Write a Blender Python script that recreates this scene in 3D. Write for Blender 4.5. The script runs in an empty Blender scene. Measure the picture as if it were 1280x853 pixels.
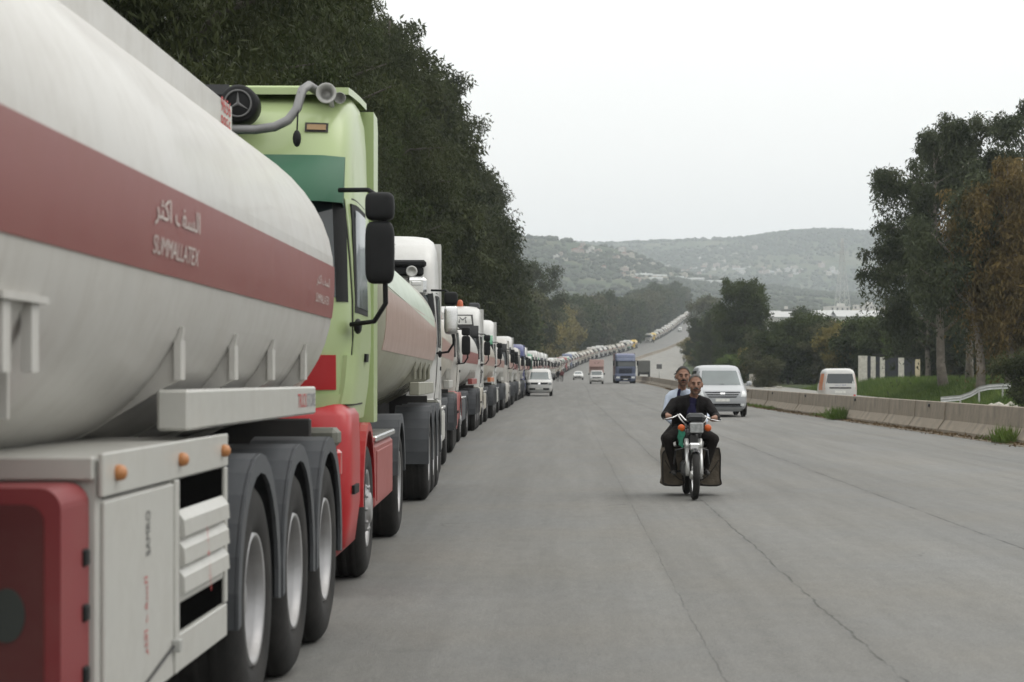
import bpy, math, random
import numpy as np
from mathutils import Vector, Matrix, Euler

rnd = random.Random(11)
nrg = np.random.default_rng(11)
sc = bpy.context.scene
COL = sc.collection
rad = math.radians

# ------------------------------------------------------------------ camera
cam_d = bpy.data.cameras.new('camera')
cam = bpy.data.objects.new('camera', cam_d)
COL.objects.link(cam)
cam.location = (0.0, 0.0, 1.5)
cam.rotation_euler = (rad(90), 0, 0)
cam_d.sensor_width = 36.0
cam_d.lens = 70.0
cam_d.shift_x = -65.0 / 1280.0
cam_d.shift_y = 48.5 / 1280.0
cam_d.clip_start = 0.1
cam_d.clip_end = 20000.0
cam_d.dof.use_dof = True
cam_d.dof.focus_distance = 25.0
cam_d.dof.aperture_fstop = 4.5
sc.camera = cam

# ------------------------------------------------------------------ sky and sun
SUN_EL, SUN_ROT = rad(48), rad(72)
world = bpy.data.worlds.new('World')
sc.world = world
world.use_nodes = True
wn, wl = world.node_tree.nodes, world.node_tree.links
wn.clear()
w_out = wn.new('ShaderNodeOutputWorld')
w_bg = wn.new('ShaderNodeBackground')
w_sky = wn.new('ShaderNodeTexSky')
w_sky.sky_type = 'NISHITA'
w_sky.sun_disc = False
w_sky.sun_elevation = SUN_EL
w_sky.sun_rotation = SUN_ROT
w_sky.dust_density = 4.0
w_tc = wn.new('ShaderNodeTexCoord')
w_map = wn.new('ShaderNodeMapping')
w_map.inputs['Scale'].default_value = (1.2, 1.2, 4.0)
w_noise = wn.new('ShaderNodeTexNoise')
w_noise.inputs['Scale'].default_value = 1.6
w_noise.inputs['Detail'].default_value = 4.0
w_ramp = wn.new('ShaderNodeValToRGB')
w_ramp.color_ramp.elements[0].position = 0.3
w_ramp.color_ramp.elements[0].color = (9.6, 9.6, 9.4, 1)
w_ramp.color_ramp.elements[1].position = 0.72
w_ramp.color_ramp.elements[1].color = (10.1, 10.05, 9.7, 1)
w_mix = wn.new('ShaderNodeMix')
w_mix.data_type = 'RGBA'
w_mix.inputs[0].default_value = 0.96          # thick overcast over the blue
wl.new(w_tc.outputs['Generated'], w_map.inputs['Vector'])
wl.new(w_map.outputs['Vector'], w_noise.inputs['Vector'])
wl.new(w_noise.outputs['Fac'], w_ramp.inputs['Fac'])
wl.new(w_sky.outputs['Color'], w_mix.inputs[6])
wl.new(w_ramp.outputs['Color'], w_mix.inputs[7])
# overcast sky: luminance grows smoothly from the horizon to the zenith (CIE overcast law, softened)
w_sep = wn.new('ShaderNodeSeparateXYZ')
wl.new(w_tc.outputs['Generated'], w_sep.inputs[0])
w_gr = wn.new('ShaderNodeMath'); w_gr.operation = 'MULTIPLY_ADD'; w_gr.use_clamp = False
w_mx = wn.new('ShaderNodeMath'); w_mx.operation = 'MAXIMUM'; w_mx.inputs[1].default_value = 0.0
wl.new(w_sep.outputs['Z'], w_mx.inputs[0])
wl.new(w_mx.outputs[0], w_gr.inputs[0])
w_gr.inputs[1].default_value = 1.1
w_gr.inputs[2].default_value = 1.0
w_sc = wn.new('ShaderNodeVectorMath'); w_sc.operation = 'SCALE'
wl.new(w_mix.outputs[2], w_sc.inputs[0])
wl.new(w_gr.outputs[0], w_sc.inputs['Scale'])
wl.new(w_sc.outputs[0], w_bg.inputs['Color'])
w_bg.inputs['Strength'].default_value = 0.1
wl.new(w_bg.outputs['Background'], w_out.inputs['Surface'])

sun_d = bpy.data.lights.new('sun', 'SUN')
sun_d.energy = 0.7
sun_d.angle = rad(35)
sun_d.color = (1.0, 0.97, 0.92)
sun = bpy.data.objects.new('sun', sun_d)
COL.objects.link(sun)
_sd = Vector((math.sin(SUN_ROT) * math.cos(SUN_EL), math.cos(SUN_ROT) * math.cos(SUN_EL), math.sin(SUN_EL)))
sun.rotation_euler = _sd.to_track_quat('Z', 'Y').to_euler()

sc.view_settings.view_transform = 'Standard'
sc.view_settings.look = 'None'
sc.view_settings.gamma = 1.0
sc.view_settings.use_curve_mapping = False
sc.view_settings.exposure = 0.12
sc.cycles.max_bounces = 8
sc.cycles.diffuse_bounces = 3
sc.cycles.glossy_bounces = 3
sc.cycles.transmission_bounces = 6
sc.cycles.transparent_max_bounces = 8
sc.cycles.volume_bounces = 0
sc.cycles.use_denoising = True
sc.cycles.caustics_reflective = False
sc.cycles.caustics_refractive = False

# ------------------------------------------------------------------ mesh helpers
def frame_from(d):
    d = Vector(d).normalized()
    up = Vector((0, 0, 1)) if abs(d.z) < 0.95 else Vector((1, 0, 0))
    a = d.cross(up).normalized()
    b = a.cross(d).normalized()
    return a, b

class MB:
    """collects faces for ONE mesh"""
    def __init__(s):
        s.v, s.f, s.mi, s.sm = [], [], [], []

    def add(s, verts, faces, m=0, smooth=False):
        o = len(s.v)
        s.v.extend([tuple(p) for p in verts])
        for f in faces:
            s.f.append(tuple(i + o for i in f))
            s.mi.append(m)
            s.sm.append(smooth)
        return s

    def box(s, c, d, m=0, bev=0.0, rot=None):
        hx, hy, hz = d[0] / 2, d[1] / 2, d[2] / 2
        if bev <= 0:
            vs = [Vector((x * hx, y * hy, z * hz)) for z in (-1, 1) for y in (-1, 1) for x in (-1, 1)]
            fs = [(0, 2, 3, 1), (4, 5, 7, 6), (0, 1, 5, 4), (2, 6, 7, 3), (0, 4, 6, 2), (1, 3, 7, 5)]
        else:
            b = min(bev, hx * .99, hy * .99, hz * .99)
            vs, idx = [], {}
            for x in (-1, 1):
                for y in (-1, 1):
                    for z in (-1, 1):
                        idx[(x, y, z, 0)] = len(vs); vs.append(Vector((x * hx, y * (hy - b), z * (hz - b))))
                        idx[(x, y, z, 1)] = len(vs); vs.append(Vector((x * (hx - b), y * hy, z * (hz - b))))
                        idx[(x, y, z, 2)] = len(vs); vs.append(Vector((x * (hx - b), y * (hy - b), z * hz)))
            fs = []
            for q in (-1, 1):
                fs.append([idx[(q, y, z, 0)] for y, z in ((-1, -1), (q, -q), (1, 1), (-q, q))])
                fs.append([idx[(x, q, z, 1)] for x, z in ((-1, -1), (-q, q), (1, 1), (q, -q))])
                fs.append([idx[(x, y, q, 2)] for x, y in ((-1, -1), (q, -q), (1, 1), (-q, q))])
            for a in (-1, 1):
                for c2 in (-1, 1):
                    fs.append([idx[(a, c2, -1, 0)], idx[(a, c2, 1, 0)], idx[(a, c2, 1, 1)], idx[(a, c2, -1, 1)]])
                    fs.append([idx[(a, -1, c2, 0)], idx[(a, 1, c2, 0)], idx[(a, 1, c2, 2)], idx[(a, -1, c2, 2)]])
                    fs.append([idx[(-1, a, c2, 1)], idx[(1, a, c2, 1)], idx[(1, a, c2, 2)], idx[(-1, a, c2, 2)]])
                    for e in (-1, 1):
                        fs.append([idx[(a, c2, e, k)] for k in range(3)])
        Mr = rot.to_matrix() if rot is not None else None
        out = []
        for p in vs:
            q = Mr @ p if Mr is not None else p
            out.append((q.x + c[0], q.y + c[1], q.z + c[2]))
        return s.add(out, fs, m)

    def tube(s, pts, r, n=8, m=0, caps=True, smooth=True):
        pts = [Vector(p) for p in pts]
        if not hasattr(r, '__len__'):
            r = [r] * len(pts)
        vs, fs = [], []
        pa = None
        for i, p in enumerate(pts):
            d = (pts[min(i + 1, len(pts) - 1)] - pts[max(i - 1, 0)])
            a, b = frame_from(d)
            if pa is not None:
                dn = d.normalized()
                a = (pa - dn * pa.dot(dn))
                a = a.normalized() if a.length > 1e-6 else frame_from(d)[0]
                b = a.cross(dn).normalized()
            pa = a
            for k in range(n):
                t = 2 * math.pi * k / n
                vs.append(p + (a * math.cos(t) + b * math.sin(t)) * r[i])
        for i in range(len(pts) - 1):
            for k in range(n):
                k2 = (k + 1) % n
                fs.append((i * n + k, i * n + k2, (i + 1) * n + k2, (i + 1) * n + k))
        s.add(vs, fs, m, smooth)
        if caps:
            o = len(s.v) - len(vs)
            s.f.append(tuple(o + k for k in range(n))[::-1]); s.mi.append(m); s.sm.append(False)
            s.f.append(tuple(o + (len(pts) - 1) * n + k for k in range(n))); s.mi.append(m); s.sm.append(False)
        return s

    def lathe(s, prof, o=(0, 0, 0), axis=(1, 0, 0), n=28, m=0, smooth=True):
        """prof: list of (r, h) along axis"""
        ax = Vector(axis).normalized()
        a, b = frame_from(ax)
        o = Vector(o)
        vs, fs = [], []
        for r, h in prof:
            for k in range(n):
                t = 2 * math.pi * k / n
                vs.append(o + ax * h + (a * math.cos(t) + b * math.sin(t)) * r)
        for i in range(len(prof) - 1):
            for k in range(n):
                k2 = (k + 1) % n
                fs.append((i * n + k, i * n + k2, (i + 1) * n + k2, (i + 1) * n + k))
        return s.add(vs, fs, m, smooth)

    def ball(s, c, r, nu=12, nv=8, m=0):
        rx, ry, rz = r if hasattr(r, '__len__') else (r, r, r)
        vs, fs = [], []
        for j in range(nv + 1):
            ph = math.pi * j / nv
            for k in range(nu):
                t = 2 * math.pi * k / nu
                vs.append((c[0] + rx * math.sin(ph) * math.cos(t), c[1] + ry * math.sin(ph) * math.sin(t), c[2] + rz * math.cos(ph)))
        for j in range(nv):
            for k in range(nu):
                k2 = (k + 1) % nu
                fs.append((j * nu + k, (j + 1) * nu + k, (j + 1) * nu + k2, j * nu + k2))
        return s.add(vs, fs, m, True)

    def sball(s, c, r, e=.45, nu=24, nv=14, m=0):
        """rounded box (superellipsoid)"""
        f = lambda v: math.copysign(abs(v) ** e, v)
        P = []
        for j in range(nv + 1):
            ph = -math.pi / 2 + math.pi * j / nv
            P.append([(c[0] + r[0] * f(math.cos(ph)) * f(math.cos(2 * math.pi * k / nu)), c[1] + r[1] * f(math.cos(ph)) * f(math.sin(2 * math.pi * k / nu)), c[2] + r[2] * f(math.sin(ph))) for k in range(nu)])
        return s.grid(P, m, True, True)

    def prism(s, poly, axis, d0, d1, m=0):
        """poly: 2d points; axis 'x' -> (y,z), 'y' -> (x,z), 'z' -> (x,y)"""
        def mk(p, d):
            return {'x': (d, p[0], p[1]), 'y': (p[0], d, p[1]), 'z': (p[0], p[1], d)}[axis]
        n = len(poly)
        vs = [mk(p, d0) for p in poly] + [mk(p, d1) for p in poly]
        fs = [tuple(range(n))[::-1], tuple(range(n, 2 * n))]
        fs += [(i, (i + 1) % n, n + (i + 1) % n, n + i) for i in range(n)]
        return s.add(vs, fs, m)

    def grid(s, P, m=0, smooth=True, loop=False):
        """P[i][j] points"""
        nu, nv = len(P), len(P[0])
        vs = [p for row in P for p in row]
        fs = []
        for i in range(nu - 1):
            for j in range(nv - 1 + (1 if loop else 0)):
                j2 = (j + 1) % nv
                fs.append((i * nv + j, i * nv + j2, (i + 1) * nv + j2, (i + 1) * nv + j))
        return s.add(vs, fs, m, smooth)

    def sheet(s, P, off, back=0.012, m=0, smooth=True):
        """a panel: grid P shifted by off, with a rim that goes back under the surface"""
        off = Vector(off)
        nrm = off.normalized()
        nu, nv = len(P), len(P[0])
        Q = [[Vector(p) + off for p in row] for row in P]
        s.grid(Q, m, smooth)
        loop = [(0, j) for j in range(nv)] + [(i, nv - 1) for i in range(1, nu)] + [(nu - 1, j) for j in range(nv - 2, -1, -1)] + [(i, 0) for i in range(nu - 2, 0, -1)]
        ring0 = [Q[i][j] for i, j in loop]
        ring1 = [Q[i][j] - nrm * (off.length + back) for i, j in loop]
        return s.grid([ring0, ring1], m, False, True)

    def mesh(s, name, mats):
        me = bpy.data.meshes.new(name)
        me.from_pydata(s.v, [], s.f)
        for mt in (mats if isinstance(mats, (list, tuple)) else [mats]):
            me.materials.append(mt)
        me.polygons.foreach_set('material_index', s.mi)
        me.polygons.foreach_set('use_smooth', s.sm)
        me.update()
        return me

    def build(s, name, mats, parent=None, loc=(0, 0, 0), rot=(0, 0, 0)):
        return place(s.mesh(name, mats), name, parent, loc, rot)

def place(me, name, parent=None, loc=(0, 0, 0), rot=(0, 0, 0), scale=(1, 1, 1)):
    o = bpy.data.objects.new(name, me)
    COL.objects.link(o)
    o.parent = parent
    o.location = loc
    o.rotation_euler = rot
    o.scale = scale
    return o

def tag(o, label=None, cat=None, group=None, kind=None):
    if label: o['label'] = label
    if cat: o['category'] = cat
    if group: o['group'] = group
    if kind: o['kind'] = kind
    return o

def empty(name, loc=(0, 0, 0), rot=(0, 0, 0), label=None, cat=None, group=None):
    o = bpy.data.objects.new(name, None)
    COL.objects.link(o)
    o.location = loc
    o.rotation_euler = rot
    o.empty_display_size = 0.2
    return tag(o, label, cat, group)

KIDS = {}
def copy_tree(o, parent=None):
    c = o.copy()
    COL.objects.link(c)
    c.parent = parent
    for ch in list(o.children):
        copy_tree(ch, c)
    return c

# ------------------------------------------------------------------ materials
MATS = {}
def pm(name, col, rough=0.5, metal=0.0, var=0.12, scale=6.0, bump=0.0, bscale=None, coat=0.0, spec=0.5,
       dirt=None, dirt_amt=0.0, dirt_scale=2.5, island=0.0):
    if name in MATS:
        return MATS[name]
    mt = bpy.data.materials.new(name)
    mt.use_nodes = True
    n, l = mt.node_tree.nodes, mt.node_tree.links
    b = n['Principled BSDF']
    b.inputs['Roughness'].default_value = rough
    b.inputs['Metallic'].default_value = metal
    b.inputs['Specular IOR Level'].default_value = spec
    b.inputs['Coat Weight'].default_value = coat
    b.inputs['Coat Roughness'].default_value = 0.12
    tc = n.new('ShaderNodeTexCoord')
    nz = n.new('ShaderNodeTexNoise')
    nz.inputs['Scale'].default_value = scale
    nz.inputs['Detail'].default_value = 5
    l.new(tc.outputs['Object'], nz.inputs['Vector'])
    mp = n.new('ShaderNodeMapRange')
    mp.inputs['From Min'].default_value = 0.25
    mp.inputs['From Max'].default_value = 0.75
    mp.inputs['To Min'].default_value = 1 - var
    mp.inputs['To Max'].default_value = 1 + var
    l.new(nz.outputs['Fac'], mp.inputs['Value'])
    mul = n.new('ShaderNodeVectorMath')
    mul.operation = 'SCALE'
    mul.inputs[0].default_value = col[:3]
    l.new(mp.outputs['Result'], mul.inputs['Scale'])
    last = mul.outputs['Vector']
    if island > 0:
        ge = n.new('ShaderNodeNewGeometry')
        m2 = n.new('ShaderNodeMapRange')
        m2.inputs['To Min'].default_value = 1 - island
        m2.inputs['To Max'].default_value = 1 + island
        l.new(ge.outputs['Random Per Island'], m2.inputs['Value'])
        mu2 = n.new('ShaderNodeVectorMath'); mu2.operation = 'SCALE'
        l.new(last, mu2.inputs[0]); l.new(m2.outputs['Result'], mu2.inputs['Scale'])
        last = mu2.outputs['Vector']
    if dirt is not None:
        nd = n.new('ShaderNodeTexNoise')
        nd.inputs['Scale'].default_value = dirt_scale
        nd.inputs['Detail'].default_value = 8
        nd.inputs['Roughness'].default_value = 0.68
        l.new(tc.outputs['Object'], nd.inputs['Vector'])
        md = n.new('ShaderNodeMapRange')
        md.inputs['From Min'].default_value = 0.42
        md.inputs['From Max'].default_value = 0.75
        md.inputs['To Min'].default_value = dirt_amt * .25
        md.inputs['To Max'].default_value = dirt_amt
        l.new(nd.outputs['Fac'], md.inputs['Value'])
        mx = n.new('ShaderNodeMix'); mx.data_type = 'RGBA'
        l.new(md.outputs['Result'], mx.inputs[0])
        l.new(last, mx.inputs[6])
        mx.inputs[7].default_value = (*dirt[:3], 1)
        last = mx.outputs[2]
        mr = n.new('ShaderNodeMapRange')
        mr.inputs['To Min'].default_value = rough
        mr.inputs['To Max'].default_value = min(1, rough + .5)
        l.new(md.outputs['Result'], mr.inputs['Value'])
        l.new(mr.outputs['Result'], b.inputs['Roughness'])
    l.new(last, b.inputs['Base Color'])
    if bump > 0:
        nb = n.new('ShaderNodeTexNoise')
        nb.inputs['Scale'].default_value = bscale or scale * 6
        nb.inputs['Detail'].default_value = 6
        l.new(tc.outputs['Object'], nb.inputs['Vector'])
        bp = n.new('ShaderNodeBump')
        bp.inputs['Strength'].default_value = bump
        bp.inputs['Distance'].default_value = 0.02
        l.new(nb.outputs['Fac'], bp.inputs['Height'])
        l.new(bp.outputs['Normal'], b.inputs['Normal'])
    MATS[name] = mt
    return mt

def add_streaks(mt, col=(.13, .11, .09), amt=.38):
    """thin vertical run marks on a tank skin"""
    n, l = mt.node_tree.nodes, mt.node_tree.links
    b = n['Principled BSDF']
    src = b.inputs['Base Color'].links[0].from_socket
    tc = n.new('ShaderNodeTexCoord'); mp = n.new('ShaderNodeMapping'); mp.inputs['Scale'].default_value = (.25, 5.5, .28)
    nz = n.new('ShaderNodeTexNoise'); nz.inputs['Scale'].default_value = 1.6; nz.inputs['Detail'].default_value = 7; nz.inputs['Roughness'].default_value = .65
    mr = n.new('ShaderNodeMapRange'); mr.inputs['From Min'].default_value = .52; mr.inputs['From Max'].default_value = .78; mr.inputs['To Max'].default_value = amt
    mx = n.new('ShaderNodeMix'); mx.data_type = 'RGBA'; mx.inputs[7].default_value = (*col, 1)
    l.new(tc.outputs['Object'], mp.inputs['Vector']); l.new(mp.outputs[0], nz.inputs['Vector']); l.new(nz.outputs['Fac'], mr.inputs['Value'])
    l.new(mr.outputs[0], mx.inputs[0]); l.new(src, mx.inputs[6]); l.new(mx.outputs[2], b.inputs['Base Color'])

DUST = (0.17, 0.145, 0.115)
def paint(name, col, rough=.32, amt=.3, coat=.4, var=.06, dust=None):
    return pm(name, col, rough=rough, var=var, scale=3, coat=coat * .5, spec=.4, dirt=dust or DUST, dirt_amt=amt, dirt_scale=3.0)

def leafmat(name, col, col2, trans=0.25):
    if name in MATS:
        return MATS[name]
    mt = bpy.data.materials.new(name)
    mt.use_nodes = True
    n, l = mt.node_tree.nodes, mt.node_tree.links
    b = n['Principled BSDF']
    b.inputs['Roughness'].default_value = 0.6
    b.inputs['Specular IOR Level'].default_value = 0.12
    ge = n.new('ShaderNodeNewGeometry')
    rp = n.new('ShaderNodeValToRGB')
    rp.color_ramp.elements[0].color = (*col, 1)
    rp.color_ramp.elements[1].color = (*col2, 1)
    tc = n.new('ShaderNodeTexCoord')
    nz = n.new('ShaderNodeTexNoise')
    nz.inputs['Scale'].default_value = 0.45
    nz.inputs['Detail'].default_value = 3
    l.new(tc.outputs['Object'], nz.inputs['Vector'])
    ma = n.new('ShaderNodeMath'); ma.operation = 'MULTIPLY_ADD'
    ma.inputs[1].default_value = 0.32
    l.new(ge.outputs['Random Per Island'], ma.inputs[0])
    m3 = n.new('ShaderNodeMath'); m3.operation = 'MULTIPLY_ADD'
    m3.inputs[1].default_value = 2.2; m3.inputs[2].default_value = -0.72
    l.new(nz.outputs['Fac'], m3.inputs[0])
    l.new(m3.outputs[0], ma.inputs[2])
    l.new(ma.outputs[0], rp.inputs['Fac'])
    l.new(rp.outputs['Color'], b.inputs['Base Color'])
    tr = n.new('ShaderNodeBsdfTranslucent')
    l.new(rp.outputs['Color'], tr.inputs['Color'])
    ms = n.new('ShaderNodeMixShader')
    ms.inputs[0].default_value = trans
    l.new(b.outputs[0], ms.inputs[1]); l.new(tr.outputs[0], ms.inputs[2])
    l.new(ms.outputs[0], n['Material Output'].inputs['Surface'])
    MATS[name] = mt
    return mt

def spline(pts):
    xs = np.array([p[0] for p in pts], float)
    ys = np.array([p[1] for p in pts], float)
    h = np.diff(xs); d = np.diff(ys) / h
    m = np.zeros_like(ys)
    m[0], m[-1] = d[0], d[-1]
    for i in range(1, len(ys) - 1):
        m[i] = (d[i - 1] * h[i] + d[i] * h[i - 1]) / (h[i] + h[i - 1])
    def f(x):
        x = np.asarray(x, float)
        i = np.clip(np.searchsorted(xs, x) - 1, 0, len(xs) - 2)
        t = (x - xs[i]) / h[i]
        a = (1 + 2 * t) * (1 - t) ** 2; b = t * (1 - t) ** 2; c = t * t * (3 - 2 * t); e = t * t * (t - 1)
        r = a * ys[i] + b * h[i] * m[i] + c * ys[i + 1] + e * h[i] * m[i + 1]
        r = np.where(x < xs[0], ys[0] + (x - xs[0]) * m[0], r)
        r = np.where(x > xs[-1], ys[-1] + (x - xs[-1]) * m[-1], r)
        return r
    return f

def fnum(f):
    return lambda y: float(f(y))
# ------------------------------------------------------------------ lie of the land
# height of the road along its length, kerb-side face of the parked queue, median barrier
prof_v = spline([(-100, -.02), (0, 0), (40, .03), (74, .13), (145, .33), (200, .75), (242, 1.05), (335, 1.5), (395, 2.2), (583, 7.2),
                 (745, 13.4), (820, 17.2), (1180, 38), (1400, 50)])
row_v = spline([(-60, -1.3), (0, -1.34), (13.6, -1.43), (25, -1.68), (30, -1.86), (45, -2.38), (60, -2.5), (76, -2.55), (91, -2.6), (106, -2.72),
                (137, -2.75), (200, -2.65), (280, -1.9), (335, -1.5), (395, -.9), (583, 8.4), (745, 27.5), (820, 36.8), (1180, 74), (1400, 96)])
bar_v = spline([(-60, 10.9), (0, 10.9), (46, 10.6), (80, 9.8), (110, 9.7), (200, 10.25), (270, 10.2), (335, 10.7), (395, 11.5), (583, 21.0),
                (745, 39.8), (820, 49.0), (1180, 86.0), (1400, 108.0)])
prof, row, bar = fnum(prof_v), fnum(row_v), fnum(bar_v)
crest_a = spline([(-3000, 230), (-600, 215), (-47, 194), (-5, 189), (37, 182), (68, 176), (99, 163), (150, 144), (204, 134), (256, 127), (308, 120), (412, 116), (600, 112), (1200, 120), (3000, 150)])
crest_b = spline([(-3000, 270), (-200, 282), (0, 286), (110, 290), (245, 296), (380, 303), (430, 312), (498, 319), (616, 317), (666, 314), (835, 307), (970, 297), (1600, 280), (3500, 260)])

def fbm(x, y, sc_, seed=0, octv=4):
    r = np.zeros_like(np.asarray(x, float) + np.asarray(y, float))
    a = 1.0
    g = np.random.default_rng(seed)
    for o in range(octv):
        for k in range(3):
            th = g.uniform(0, 6.28); ph = g.uniform(0, 6.28)
            r = r + a * np.sin((x * math.cos(th) + y * math.sin(th)) / sc_ * g.uniform(.8, 1.3) + ph)
        a *= .5; sc_ *= .47
    return r / 3.0

def ss(a, b, x):
    t = np.clip((x - a) / (b - a), 0, 1)
    return t * t * (3 - 2 * t)

def ground_v(x, y):
    x = np.asarray(x, float); y = np.asarray(y, float)
    base = np.where(y < 1300, prof_v(np.minimum(y, 1300)), prof(1300))
    c = x - row_v(y)
    cr = x - bar_v(y)
    z = base.copy() if hasattr(base, 'copy') else base
    edge_ = 2.6 * ss(230, 330, y)
    corridor = ss(-8.5, -6.5, c) * (1 - ss(12.6 + edge_, 14.5 + edge_, cr))
    z = z - .4 * corridor
    # a low bank beside the far carriageway
    near = ss(20, 60, y) * (1 - ss(150, 230, y))
    z = z + near * (.8 * ss(13.2, 17, cr) + .5 * ss(20, 32, cr))
    z = z + (1 - corridor) * ss(150, 500, y) * 1.2 * fbm(x, y, 60, 3)
    # the hills
    t1 = ss(1250, 2600, y) ** 1.25
    h1 = crest_a(x) * .93 + 7 * fbm(x, y, 170, 5) * ss(1500, 2100, y) * (1 - .75 * ss(2300, 2600, y))
    z = z * (1 - t1) + h1 * t1
    t2 = ss(2650, 4200, y)
    dip = ss(2600, 2750, y) * 25
    h2 = crest_b(x) * .975 + 9 * fbm(x, y, 260, 8) * (1 - .8 * ss(3800, 4200, y))
    z = (z - dip) * (1 - t2) + h2 * t2
    z = z - ss(4230, 5200, y) * 120
    return z
ground = lambda x, y: float(ground_v(np.array([x]), np.array([y]))[0])

def mat_land():
    mt = bpy.data.materials.new('land')
    mt.use_nodes = True
    n, l = mt.node_tree.nodes, mt.node_tree.links
    b = n['Principled BSDF']
    b.inputs['Roughness'].default_value = .95
    b.inputs['Specular IOR Level'].default_value = .1
    tc = n.new('ShaderNodeTexCoord')
    def noise(scale, det=6, ro=.6):
        z = n.new('ShaderNodeTexNoise'); z.inputs['Scale'].default_value = scale; z.inputs['Detail'].default_value = det
        z.inputs['Roughness'].default_value = ro
        l.new(tc.outputs['Object'], z.inputs['Vector']); return z
    def ramp(src, stops):
        r = n.new('ShaderNodeValToRGB')
        e = r.color_ramp.elements
        e[0].position, e[0].color = stops[0][0], (*stops[0][1], 1)
        e[1].position, e[1].color = stops[-1][0], (*stops[-1][1], 1)
        for p, c in stops[1:-1]:
            q = e.new(p); q.color = (*c, 1)
        l.new(src, r.inputs['Fac']); return r
    a = ramp(noise(.012).outputs['Fac'], [(.36, (.022, .036, .017)), (.5, (.045, .062, .028)), (.6, (.075, .08, .042)), (.7, (.15, .13, .09))])
    f = ramp(noise(.35, 8, .7).outputs['Fac'], [(.35, (.55, .55, .55)), (.65, (1.35, 1.35, 1.3))])
    mx = n.new('ShaderNodeMix'); mx.data_type = 'RGBA'; mx.blend_type = 'MULTIPLY'
    mx.inputs[0].default_value = 1
    l.new(a.outputs['Color'], mx.inputs[6]); l.new(f.outputs['Color'], mx.inputs[7])
    l.new(mx.outputs[2], b.inputs['Base Color'])
    return mt

def make_land():
    ys = np.concatenate([np.arange(-60, 300, 4.0), np.arange(300, 1400, 10.0), np.arange(1400, 5400, 40.0)])
    cs = np.concatenate([np.arange(-3200, -400, 100.), np.arange(-400, -60, 20.), np.arange(-60, -20, 4.), np.arange(-20, 60, 1.25),
                         np.arange(60, 120, 5.), np.arange(120, 420, 20.), np.arange(420, 3300, 90.)])
    Y, C = np.meshgrid(ys, cs, indexing='ij')
    X = C + row_v(np.minimum(Y, 1300)) * np.exp(-(C / 220.) ** 2)
    Z = ground_v(X, Y)
    nv = len(cs)
    V = np.stack([X, Y, Z], -1).reshape(-1, 3)
    F = [(i * nv + j, i * nv + j + 1, (i + 1) * nv + j + 1, (i + 1) * nv + j) for i in range(len(ys) - 1) for j in range(nv - 1)]
    me = bpy.data.meshes.new('ground')
    me.from_pydata(V.tolist(), [], F)
    me.materials.append(mat_land())
    me.polygons.foreach_set('use_smooth', [True] * len(F))
    return tag(place(me, 'ground'), 'green valley floor rising to hazy scrub hills', 'ground', kind='structure')
make_land()

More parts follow.
